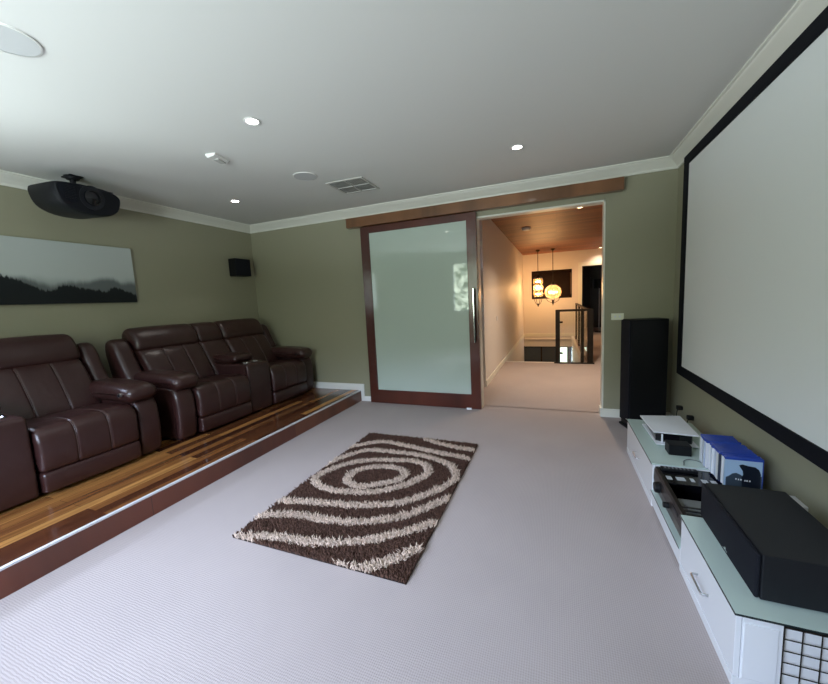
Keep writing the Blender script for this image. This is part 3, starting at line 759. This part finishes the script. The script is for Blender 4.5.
obj('plate', bx(.558, .678, D - .008, D - .0005, 1.102, 1.174, .002), M['cream_pl'], t_)
for x_ in (.595, .640): obj('rocker', bx(x_ - .008, x_ + .008, D - .012, D - .008, 1.128, 1.150, .001), M['white_pl'], t_)
o = obj('light_switch', bx(HX + .0005, HX + .008, 6.80, 6.90, .97, 1.05, .002), M['white_pl'], loc=(HX, 6.85, 1.01)); tag(o, 'small white switch plate on the pale hall wall', 'light switch')

# ================================================================== LEFT WALL
# canvas picture: misty sky over a dark treeline
def canvas_mat():
    m = pbr('misty_forest_print', (.4, .4, .4), .6, spec=.3); t = NT(m); bb = t.n['Principled BSDF']
    tc = t.new('ShaderNodeTexCoord'); sp = t.new('ShaderNodeSeparateXYZ'); t.link(tc.outputs['Object'], sp.inputs[0])
    def ridge(scale, amp, base, soft, ampf, seed):
        cb = t.new('ShaderNodeCombineXYZ'); t.link(sp.outputs[1], cb.inputs[0]); cb.inputs[1].default_value = seed
        n1 = t.new('ShaderNodeTexNoise'); n1.inputs['Scale'].default_value = scale; n1.inputs['Detail'].default_value = 2; t.link(cb.outputs[0], n1.inputs[0])
        n2 = t.new('ShaderNodeTexNoise'); n2.inputs['Scale'].default_value = 38; n2.inputs['Detail'].default_value = 6; n2.inputs['Roughness'].default_value = .8; t.link(cb.outputs[0], n2.inputs[0])
        a = t.new('ShaderNodeMath', operation='MULTIPLY_ADD'); t.link(n1.outputs['Fac'], a.inputs[0]); a.inputs[1].default_value = amp; a.inputs[2].default_value = base
        c_ = t.new('ShaderNodeMath', operation='MULTIPLY_ADD'); t.link(n2.outputs['Fac'], c_.inputs[0]); c_.inputs[1].default_value = ampf; t.link(a.outputs[0], c_.inputs[2])
        d_ = t.new('ShaderNodeMath', operation='SUBTRACT'); t.link(c_.outputs[0], d_.inputs[0]); t.link(sp.outputs[2], d_.inputs[1])
        mr = t.new('ShaderNodeMapRange', interpolation_type='SMOOTHSTEP'); mr.inputs['From Min'].default_value = -soft; mr.inputs['From Max'].default_value = soft
        t.link(d_.outputs[0], mr.inputs['Value']); return mr.outputs[0]
    def mix(f_, a_, b_):
        x_ = t.new('ShaderNodeMix', data_type='RGBA'); t.link(f_, x_.inputs[0])
        for s_, i_ in ((a_, 6), (b_, 7)):
            if isinstance(s_, tuple): x_.inputs[i_].default_value = (*s_, 1)
            else: t.link(s_, x_.inputs[i_])
        return x_.outputs[2]
    # local z: 0 at the canvas bottom
    c1 = mix(ridge(2.2, .30, .06, .06, .01, 3.1), (.46, .50, .48), (.30, .33, .32))
    c2 = mix(ridge(3.2, .28, .04, .035, .06, 8.3), c1, (.12, .135, .135))
    mr = t.new('ShaderNodeMapRange'); mr.inputs['From Min'].default_value = -.98; mr.inputs['From Max'].default_value = .952; t.link(sp.outputs[1], mr.inputs['Value'])
    rp = t.new('ShaderNodeValToRGB'); el = rp.color_ramp.elements
    hs = [(0, .50), (.25, .70), (.45, .62), (.50, .54), (.56, .36), (.585, .28), (.63, .31), (.67, .43), (.74, .36), (.80, .30), (.85, .27), (.89, .38), (.93, .32), (1, .18)]
    while len(el) < len(hs): el.new(.5)
    for i_, (a_, h_) in enumerate(hs): el[i_].position = a_; el[i_].color = (h_, h_, h_, 1)
    t.link(mr.outputs[0], rp.inputs[0])
    cb = t.new('ShaderNodeCombineXYZ'); t.link(sp.outputs[1], cb.inputs[0])
    zz = t.new('ShaderNodeMath', operation='MULTIPLY'); zz.inputs[1].default_value = .12; t.link(sp.outputs[2], zz.inputs[0]); t.link(zz.outputs[0], cb.inputs[1])
    n2 = t.new('ShaderNodeTexNoise'); n2.inputs['Scale'].default_value = 45; n2.inputs['Detail'].default_value = 3; n2.inputs['Roughness'].default_value = .75; t.link(cb.outputs[0], n2.inputs[0])
    a = t.new('ShaderNodeMath', operation='MULTIPLY_ADD'); t.link(n2.outputs['Fac'], a.inputs[0]); a.inputs[1].default_value = .11; a.inputs[2].default_value = -.045
    h2 = t.new('ShaderNodeMath', operation='MULTIPLY_ADD'); t.link(rp.outputs[0], h2.inputs[0]); h2.inputs[1].default_value = .40; t.link(a.outputs[0], h2.inputs[2])
    dd = t.new('ShaderNodeMath', operation='SUBTRACT'); t.link(h2.outputs[0], dd.inputs[0]); t.link(sp.outputs[2], dd.inputs[1])
    fm = t.new('ShaderNodeMapRange', interpolation_type='SMOOTHSTEP'); fm.inputs['From Min'].default_value = -.012; fm.inputs['From Max'].default_value = .012; t.link(dd.outputs[0], fm.inputs['Value'])
    c3 = mix(fm.outputs[0], c2, (.006, .009, .010))
    t.link(c3, bb.inputs['Base Color']); return m
o = obj('canvas_picture', bx(L + .001, L + .034, 1.33, 2.652, 1.562, 2.158, .002), canvas_mat(), loc=(L, 1.70, 1.562)); tag(o, 'wide canvas print of misty sky over dark treeline above the sofas', 'picture')
# surround speaker
t_ = thing('surround_speaker', 'small black surround speaker high on the left wall near the corner', 'speaker', (L, 4.10, 1.91))
obj('bracket', bx(L - .01, L + .03, 4.06, 4.14, 1.98, 2.10), M['black'], t_)
obj('cabinet', bx(L + .001, L + .135, 3.975, 4.245, 1.912, 2.165, .004), M['black'], t_)
obj('grille', bx(L + .135, L + .148, 3.978, 4.242, 1.915, 2.162, .004), M['blackcloth'], t_)

# projector
def projector():
    pr_ = thing('projector', 'black home theatre projector hung under the ceiling at left wall', 'projector', (-4.10, 2.04, H))
    prof = [(-.235, .07), (-.225, -.02), (-.18, -.085), (-.08, -.125), (.05, -.132), (.15, -.115), (.215, -.07), (.24, .0), (.232, .055), (.15, .09), (0, .10), (-.15, .092)]
    def P_(name, bm, mat, par, **k):
        # tilt the whole body slightly, front down
        for v in bm.verts:
            v.co = Matrix.Rotation(math.radians(3.5), 4, 'Y') @ v.co; v.co.z *= 1.08; v.co += Vector((0, 0, -.205))
        return obj(name, bm, mat, par, local=True, **k)
    b = B(); sm = smoothcurve(prof, 3)
    X = [(-.160, .90), (-.150, .97), (-.12, 1), (.19, 1), (.230, .99), (.252, .965), (.262, .93)]
    rings = []
    for x_, s_ in X: rings.append([b.verts.new((x_, q[0] * s_ * 1.04 - .02, q[1] * s_ - .01)) for q in sm])
    n = len(sm)
    for a, c_ in zip(rings, rings[1:]):
        for i in range(n): b.faces.new((a[i], a[(i + 1) % n], c_[(i + 1) % n], c_[i]))
    b.faces.new(rings[0][::-1]); b.faces.new(rings[-1])
    body = P_('housing', b, M['plastic'], pr_, smooth=30)
    # lens recess and lens
    b = B(); cy_ = -.005
    def ringx(bm, prof_, cy, cz, n=36):
        rr = []
        for r_, x_ in prof_: rr.append([bm.verts.new((x_, cy + r_ * math.cos(2 * PI * k / n), cz + r_ * math.sin(2 * PI * k / n))) for k in range(n)])
        for a, c_ in zip(rr, rr[1:]):
            for i in range(n): bm.faces.new((a[i], a[(i + 1) % n], c_[(i + 1) % n], c_[i]))
        bm.faces.new(rr[-1])
    ringx(b, [(.095, .250), (.095, .268), (.086, .268), (.075, .263)], cy_, -.005); P_('lens_surround', b, M['plastic2'], body, smooth=30)
    b = B(); ringx(b, [(.062, .262), (.062, .282), (.052, .284), (.048, .272), (.030, .276), (.012, .279)], cy_, -.005); P_('lens', b, M['gloss'], body, smooth=60)
    # air intake at the other side
    b = B(); pts = [(-.243, .040), (-.235, .068), (-.115, .074), (-.115, -.060), (-.155, -.075), (-.215, -.045)]
    A = [b.verts.new((.2635, y_, z_)) for y_, z_ in pts]; C_ = [b.verts.new((.2665, y_, z_)) for y_, z_ in pts]
    b.faces.new(A[::-1]); b.faces.new(C_)
    for i in range(len(pts)): b.faces.new((A[i], A[(i + 1) % 6], C_[(i + 1) % 6], C_[i]))
    v_ = P_('air_intake', b, M['velvet'], body)
    b = B()
    for i in range(9): box(b, .2665, .270, -.200, -.122, -.042 + i * .012, -.039 + i * .012)
    P_('intake_slats', b, M['black'], v_)
    b = B(); box(b, .2625, .268, -.085, .165, .068, .073, .001); P_('trim_strip', b, M['plastic2'], body)
    # mount
    b = B(); cyl(b, (0, 0, -.12), (0, 0, -.03), .022, n=20); obj('mount_pole', b, M['black'], pr_, local=True, smooth=40)
    b = B(); cyl(b, (0, 0, -.03), (0, 0, 0), .045, .06, n=28); box(b, -.07, .07, -.05, .05, -.012, 0, .003); obj('mount_plate', b, M['black'], pr_, local=True, smooth=40)
    b = B()
    for a in range(4):
        d = (math.cos(a * PI / 2 + .6) * .13, math.sin(a * PI / 2 + .6) * .13); tube(b, [(0, 0, -.095), (d[0] * .5, d[1] * .5, -.10), (d[0], d[1], -.125)], .009, 8)
    obj('mount_arms', b, M['black'], pr_, local=True, smooth=50)
projector()

# ================================================================== CEILING FITTINGS
def downlight(x_, y_, label, z_=H, hall=False, tilt=0.):
    t_ = thing('downlight', label, 'ceiling light', (x_, y_, z_), 0, 'recessed hall downlights' if hall else 'recessed room downlights')
    b = lathe(B(), [(.050, 0), (.054, -.004), (.050, -.007), (.041, -.006), (.038, -.0005), (.050, 0)], 0, 0, 36, cap=False)
    obj('ring', b, M['white'], t_, local=True, smooth=40)
    b = lathe(B(), [(.0005, -.004), (.037, -.004), (.038, -.001)], 0, 0, 28, cap=False)
    obj('lamp', b, M['ledhall'] if hall else M['led'], t_, local=True)
    return t_
for x_, y_, lb in ((-1.935, 2.035, 'recessed ceiling downlight nearest the camera, above the rug'), (-.314, 3.391, 'recessed ceiling downlight before the doorway opening'), (-3.539, 3.329, 'recessed ceiling downlight above the far sofa')):
    downlight(x_, y_, lb)
    ld_ = bpy.data.lights.new('downlight_beam', 'SPOT'); ld_.energy = 9; ld_.spot_size = math.radians(95); ld_.spot_blend = .7; ld_.shadow_soft_size = .035; ld_.color = (1, .95, .88)
    o = bpy.data.objects.new('downlight_beam', ld_); COL.objects.link(o); o.location = (x_, y_, H - .02)
downlight(.344, 6.34, 'warm recessed light in the timber hall ceiling, nearer the doorway', HZ, True)
downlight(1.249, 12.45, 'warm recessed light in the timber ceiling by the end hall door', HZ, True)
def round_speaker(x_, y_, r_, lb):
    t_ = thing('ceiling_speaker', lb, 'ceiling speaker', (x_, y_, H), 0, 'round ceiling speakers')
    obj('rim', lathe(B(), [(r_ - .008, 0), (r_, 0), (r_, -.005), (r_ - .008, -.007)], 0, 0, 48, cap=False), M['white'], t_, local=True, smooth=40)
    obj('grille', lathe(B(), [(.001, -.005), (r_ - .006, -.005), (r_ - .006, 0)], 0, 0, 48, cap=False), M['grille'], t_, local=True)
round_speaker(-2.31, 3.07, .118, 'round white speaker grille flush in the ceiling beside the air vent')
round_speaker(-2.325, .985, .120, 'round ceiling speaker grille cut by the left picture edge')
# four-way air vent
t_ = thing('air_vent', 'square louvred air vent in the ceiling near the sliding door', 'air vent', (-2.055, 3.557, H), math.radians(2))
hw = .215
b = B()
for (x0_, x1_, y0_, y1_) in ((-hw, hw, -hw, -hw + .028), (-hw, hw, hw - .028, hw), (-hw, -hw + .028, -hw + .028, hw - .028), (hw - .028, hw, -hw + .028, hw - .028), (-.008, .008, -hw + .028, hw - .028), (-hw + .028, hw - .028, -.008, .008)):
    box(b, x0_, x1_, y0_, y1_, -.010, -.0005, .002)
obj('frame', b, M['vent'], t_, local=True)
obj('duct_backing', bx(-hw + .02, hw - .02, -hw + .02, hw - .02, -.0015, -.0004), M['ventdark'], t_, local=True)
for qx in (-1, 1):
    for qy in (-1, 1):
        b = B()
        for i in range(6):
            c0 = .022 + i * .028
            if qx * qy > 0:
                a0, a1 = sorted((qx * .010, qx * (hw - .03))); y_ = qy * c0
                vs = [b.verts.new(p_) for p_ in ((a0, y_ - .012, -.008), (a1, y_ - .012, -.008), (a1, y_ + .012, -.003), (a0, y_ + .012, -.003))]
            else:
                a0, a1 = sorted((qy * .010, qy * (hw - .03))); x_ = qx * c0
                vs = [b.verts.new(p_) for p_ in ((x_ - .012, a0, -.003), (x_ - .012, a1, -.003), (x_ + .012, a1, -.008), (x_ + .012, a0, -.008))]
            f_ = b.faces.new(vs); r_ = bmesh.ops.extrude_face_region(b, geom=[f_]); bmesh.ops.translate(b, vec=(0, 0, .0012), verts=[v for v in r_['geom'] if isinstance(v, bmesh.types.BMVert)])
        obj('louvre_bank', b, M['vent'], t_, local=True)
# motion sensor wedge
t_ = thing('ceiling_sensor', 'small rectangular white sensor on the ceiling above the sofas', 'sensor', (-2.645, 2.35, H), math.radians(12))
b = B(); pr4 = [(-.045, 0), (-.045, -.012), (-.028, -.032), (.028, -.022), (.045, -.008), (.045, 0)]
A = [b.verts.new((x_, -.085, z_)) for x_, z_ in pr4]; C_ = [b.verts.new((x_, .085, z_)) for x_, z_ in pr4]
for i in range(6): b.faces.new((A[i], A[(i + 1) % 6], C_[(i + 1) % 6], C_[i]))
b.faces.new(A[::-1]); b.faces.new(C_); obj('housing', b, M['white'], t_, local=True)
b = B(); box(b, -.02, .03, -.03, .07, -.031, -.022, .002); obj('lens_window', b, M['vent'], t_, local=True)
# hall smoke alarm
t_ = thing('smoke_alarm', 'round white smoke alarm on the timber hall ceiling', 'smoke alarm', (-.558, 7.632, HZ))
obj('housing', lathe(B(), [(.085, 0), (.085, -.03), (.07, -.045), (.001, -.05)], 0, 0, 32, cap=False), M['white'], t_, local=True, smooth=40)

# ================================================================== PENDANTS OVER THE STAIR
def pend_common(t_, zt, ztop):
    obj('ceiling_rose', lathe(B(), [(.06, 0), (.06, -.02), (.02, -.05), (.001, -.05)], 0, 0, 24, cap=False), M['iron'], t_, local=True, smooth=50)
    obj('stem', cyl(B(), (0, 0, -.04), (0, 0, ztop - HZ), .010, n=12), M['iron'], t_, local=True)
PY = 11.6
t_ = thing('pendant_lamp', 'three-tier amber glass lantern pendant, the left one over the stair', 'pendant lamp', (-.520, PY, HZ), 0, 'amber glass pendants over the stair')
pend_common(t_, 0, 1.98)
cz = 1.93 - HZ
obj('cap', lathe(B(), [(.02, cz + .06), (.05, cz + .04), (.10, cz), (.13, cz - .03), (.001, cz - .03)], 0, 0, 28, cap=False), M['iron'], t_, local=True, smooth=50)
for i in range(3):
    z0_ = cz - .04 - i * .185
    sh = obj('glass_tier', lathe(B(), [(.115, z0_), (.145, z0_ - .05), (.145, z0_ - .12), (.12, z0_ - .165)], 0, 0, 28, cap=False), M['amber'], t_, local=True, smooth='all')
    obj('band', lathe(B(), [(.118, z0_ - .165), (.125, z0_ - .175), (.118, z0_ - .185), (.110, z0_ - .175), (.118, z0_ - .165)], 0, 0, 28, cap=False), M['iron'], t_, local=True)
    for a in range(3):
        x_, y_ = .06 * math.cos(a * 2.1 + .4), .06 * math.sin(a * 2.1 + .4)
        b = B(); bmesh.ops.create_uvsphere(b, u_segments=12, v_segments=8, radius=.024, matrix=Matrix.Translation((x_, y_, z0_ - .09))); obj('bulb', b, M['bulb'], sh, local=True)
b = B()
for a in range(4):
    c_, s_ = math.cos(a * PI / 2 + .5), math.sin(a * PI / 2 + .5)
    tube(b, [tuple(q) for q in smoothcurve([(c_ * .115, s_ * .115, cz - .58), (c_ * .115, s_ * .115, cz - .68), (c_ * .07, s_ * .07, cz - .79), (0, 0, cz - .84)], 4, False)], .008, 6)
lathe(b, [(.001, cz - .78), (.02, cz - .81), (.028, cz - .84), (.015, cz - .87), (.001, cz - .90)], 0, 0, 16, cap=False)
obj('finial', b, M['iron'], t_, local=True, smooth=50)
t_ = thing('pendant_lamp', 'round amber glass globe pendant, the right one over the stair', 'pendant lamp', (-.098, PY, HZ), 0, 'amber glass pendants over the stair')
pend_common(t_, 0, 1.76)
gz = 1.47 - HZ; rr = .235
obj('cap', lathe(B(), [(.015, gz + .30), (.05, gz + .27), (.06, gz + .23), (.10, gz + .205), (.001, gz + .205)], 0, 0, 28, cap=False), M['iron'], t_, local=True, smooth=50)
prof = [(rr * math.sin(a), gz + rr * .92 * math.cos(a)) for a in [math.radians(24 + i * 13.2) for i in range(11)]]
sh = obj('glass_globe', lathe(B(), prof, 0, 0, 36, cap=False), M['amber'], t_, local=True, smooth='all')
b = B()
for a in range(8):
    c_, s_ = math.cos(a * PI / 4), math.sin(a * PI / 4); tube(b, [(r_ * 1.012 * c_, r_ * 1.012 * s_, z_) for r_, z_ in prof], .005, 6)
obj('ribs', b, pbr('bronze', (.25, .13, .06), .35, metal=.8), sh, local=True)
for a in range(4):
    x_, y_ = .095 * math.cos(a * PI / 2 + .2), .095 * math.sin(a * PI / 2 + .2)
    b = B(); bmesh.ops.create_uvsphere(b, u_segments=12, v_segments=8, radius=.028, matrix=Matrix.Translation((x_, y_, gz - .01))); obj('bulb', b, M['bulb'], sh, local=True)
b = B()
for a in range(4):
    c_, s_ = math.cos(a * PI / 2 + .2), math.sin(a * PI / 2 + .2)
    tube(b, [tuple(q) for q in smoothcurve([(c_ * .21, s_ * .21, gz - .14), (c_ * .16, s_ * .16, gz - .25), (c_ * .07, s_ * .07, gz - .31), (0, 0, gz - .32)], 4, False)], .008, 6)
lathe(b, [(.001, gz - .22), (.03, gz - .26), (.03, gz - .33), (.012, gz - .37), (.001, gz - .42)], 0, 0, 16, cap=False)
obj('finial', b, M['iron'], t_, local=True, smooth=50)
for x_, z_, e in ((-.52, 1.60, 42), (-.098, 1.47, 54)):
    ld_ = bpy.data.lights.new('pendant_glow', 'POINT'); ld_.energy = e; ld_.color = (1., .70, .44); ld_.shadow_soft_size = .12
    o = bpy.data.objects.new('pendant_glow', ld_); COL.objects.link(o); o.location = (x_, PY, z_)
for x_, y_, e in ((.344, 6.34, 270), (1.249, 12.40, 50)):
    ld_ = bpy.data.lights.new('hall_downlight_beam', 'SPOT'); ld_.energy = e; ld_.color = (1., .76, .54); ld_.spot_size = math.radians(130); ld_.spot_blend = 1; ld_.shadow_soft_size = .04
    o = bpy.data.objects.new('hall_downlight_beam', ld_); COL.objects.link(o); o.location = (x_, y_, HZ - .02)

# louvred window on the hall end wall
t_ = thing('louvred_shutter', 'dark brown louvred shutter panel on the hall end wall behind pendants', 'shutter', ((LX0 + LX1) / 2, HB + .02, LZ0))
b = B()
for (x0_, x1_, z0_, z1_) in ((LX0, LX0 + .05, LZ0, LZ1), (LX1 - .05, LX1, LZ0, LZ1), (LX0 + .05, LX1 - .05, LZ0, LZ0 + .05), (LX0 + .05, LX1 - .05, LZ1 - .05, LZ1), (-.02, .01, LZ0 + .05, LZ1 - .05)):
    box(b, x0_, x1_, HB - .012, HB + .05, z0_, z1_, .003)
obj('frame', b, M['louvre'], t_)
b = B(); box(b, LX0 + .01, LX1 - .01, HB + .06, HB + .07, LZ0 + .01, LZ1 - .01)
for i in range(11):
    z_ = LZ0 + .07 + i * .072; box(b, LX0 + .045, LX1 - .045, HB + .005, HB + .014, z_, z_ + .058); box(b, LX0 + .045, LX1 - .045, HB + .0, HB + .04, z_ + .050, z_ + .058)
obj('slats', b, M['louvre'], t_)
obj('side_strip', bx(LX1 - .040, LX1 - .022, HB - .017, HB - .012, LZ0 + .12, LZ1 - .12), pbr('bronze_strip', (.16, .09, .05), .3), t_)

# stair balustrade
t_ = thing('stair_balustrade', 'black metal balustrade with glass panels round the stair void', 'balustrade', (.3, V0, 0))
def post(x_, y_, h_, w_=.028, nm='post'): return obj(nm, bx(x_ - w_, x_ + w_, y_ - .02, y_ + .02, 0, h_, .003), M['iron'], t_)
fy_ = 7.76
post(.020, fy_, 1.085, .042); post(.615, fy_, 1.075, .052)
post(VX + .005, fy_ + .03, 1.075, .030)
for yy_ in (9.15, 10.4, 11.9): post(.555, yy_, 1.09, .022)
obj('front_rail', bx(-.02, .665, fy_ - .03, fy_ + .03, 1.05, 1.095, .003), M['iron'], t_)
obj('side_rail', bx(.53, .585, fy_ + .03, 12.0, 1.06, 1.095, .003), M['iron'], t_)
obj('bottom_rail', bx(-.05, .69, fy_ - .03, fy_ + .03, .002, .022, .002), M['iron'], t_)
obj('glass_panel', bx(.062, .46, fy_ - .005, fy_ + .005, .03, 1.04), M['clear'], t_)
obj('glass_panel', bx(.552, .558, fy_ + .06, 11.9, .03, 1.05), M['clear'], t_)
for z_ in (.21, .84): obj('glass_clamp', bx(.055, .115, fy_ - .016, fy_ + .016, z_ - .018, z_ + .018, .003), M['iron'], t_)

# dark room contents
t_ = thing('floor_lamp', 'floor lamp with a black drum shade in the dark end room', 'floor lamp', (1.38, 14.0, 0))
obj('base', cyl(B(), (1.38, 14.0, 0), (1.38, 14.0, .025), .14, n=28), M['black'], t_, smooth=40)
obj('pole', cyl(B(), (1.38, 14.0, .025), (1.38, 14.0, 1.55), .012, n=12), M['metal'], t_, smooth=40)
obj('lamp_shade', lathe(B(), [(.20, 1.52), (.20, 1.84), (.195, 1.84), (.195, 1.52), (.20, 1.52)], 1.38, 14.0, 32, cap=False), M['black'], t_, smooth=40)
b = B(); n_ = 40; pa = []
for i in range(n_ + 1): pa.append((.98 + .26 * i / n_, 15.70 + .03 * math.sin(i * 1.3)))
lo = [b.verts.new((x_, y_, .02)) for x_, y_ in pa]; hi = [b.verts.new((x_, y_, 2.35)) for x_, y_ in pa]
for i in range(n_): b.faces.new((lo[i], lo[i + 1], hi[i + 1], hi[i]))
r_ = bmesh.ops.extrude_face_region(b, geom=list(b.faces)); bmesh.ops.translate(b, vec=(0, .006, 0), verts=[v for v in r_['geom'] if isinstance(v, bmesh.types.BMVert)])
o = obj('curtain', b, M['curtain'], loc=(1.11, 15.70, 0.02), smooth='all'); tag(o, 'grey curtain hanging at the back of the dark end room', 'curtain')

# ================================================================== DAYLIGHT
wd = bpy.data.worlds.new('daylight'); SC.world = wd; wd.use_nodes = True
t = NT(wd); bg = t.n['Background']; tc = t.new('ShaderNodeTexCoord'); sp = t.new('ShaderNodeSeparateXYZ'); t.link(tc.outputs['Generated'], sp.inputs[0])
# lit paving below the horizon, a band of sunlit foliage round it, sky above
nz = t.new('ShaderNodeTexNoise'); nz.inputs['Scale'].default_value = 55; nz.inputs['Detail'].default_value = 5; nz.inputs['Roughness'].default_value = .7; t.link(tc.outputs['Generated'], nz.inputs[0])
rp = t.new('ShaderNodeValToRGB'); e_ = rp.color_ramp.elements
e_[0].position = .40; e_[0].color = (.07, .10, .06, 1); e_[1].position = .64; e_[1].color = (.92, 1.02, .84, 1)
t.link(nz.outputs['Fac'], rp.inputs[0])
def band(z0, z1):
    m_ = t.new('ShaderNodeMapRange', interpolation_type='SMOOTHSTEP'); m_.inputs['From Min'].default_value = z0; m_.inputs['From Max'].default_value = z1
    t.link(sp.outputs[2], m_.inputs['Value']); return m_.outputs[0]
m1 = t.new('ShaderNodeMix', data_type='RGBA'); t.link(band(-.16, -.10), m1.inputs[0]); m1.inputs[6].default_value = (1.45, 1.60, 1.68, 1); t.link(rp.outputs[0], m1.inputs[7])
mx = t.new('ShaderNodeMix', data_type='RGBA'); t.link(band(.20, .34), mx.inputs[0]); t.link(m1.outputs[2], mx.inputs[6]); mx.inputs[7].default_value = (2.0, 2.3, 3.15, 1)
t.link(mx.outputs[2], bg.inputs[0]); bg.inputs[1].default_value = 16.0
# soft daylight entering through the window opening
def winlight(loc, rot, sx, sy, e, col):
    la = bpy.data.lights.new('window_daylight', 'AREA'); la.shape = 'RECTANGLE'; la.size = sx; la.size_y = sy; la.energy = e; la.color = col
    o = bpy.data.objects.new('window_daylight', la); COL.objects.link(o); o.location = loc; o.rotation_euler = rot; return o
winlight(((WX0 + WX1) / 2, YB - .14, (WZ0 + WZ1) / 2), (math.radians(90), 0, 0), WX1 - WX0, WZ1 - WZ0, 10, (1, 1, 1)).data.cycles.is_portal = True
winlight((L - .14, (LY0 + LY1) / 2, (LZ_0 + LZ_1) / 2), (math.radians(90), 0, math.radians(-90)), LY1 - LY0, LZ_1 - LZ_0, 10, (1, 1, 1)).data.cycles.is_portal = True

# ================================================================== CAMERA
cam = bpy.data.cameras.new('camera'); co = bpy.data.objects.new('camera', cam); COL.objects.link(co)
cam.sensor_width = 36; cam.sensor_fit = 'HORIZONTAL'; cam.lens = 356.688 / 828 * 36; cam.clip_start = .02; cam.clip_end = 100
Fv = Vector((-0.37131554, 0.92124159, -0.1159254)); Rv = Vector((0.92850196, 0.3680078, -0.04954152)); Uv = Vector((0.00297826, 0.1260325, 0.99202164))
co.matrix_world = Matrix(((Rv.x, Uv.x, -Fv.x, 0), (Rv.y, Uv.y, -Fv.y, 0), (Rv.z, Uv.z, -Fv.z, 1.425), (0, 0, 0, 1)))
SC.camera = co
SC.view_settings.view_transform = 'Standard'; SC.view_settings.look = 'None'; SC.view_settings.gamma = 1; SC.view_settings.use_curve_mapping = False
SC.view_settings.exposure = 0.05
SC.cycles.max_bounces = 10; SC.cycles.diffuse_bounces = 6; SC.cycles.caustics_reflective = False; SC.cycles.caustics_refractive = False; SC.cycles.sample_clamp_indirect = 4
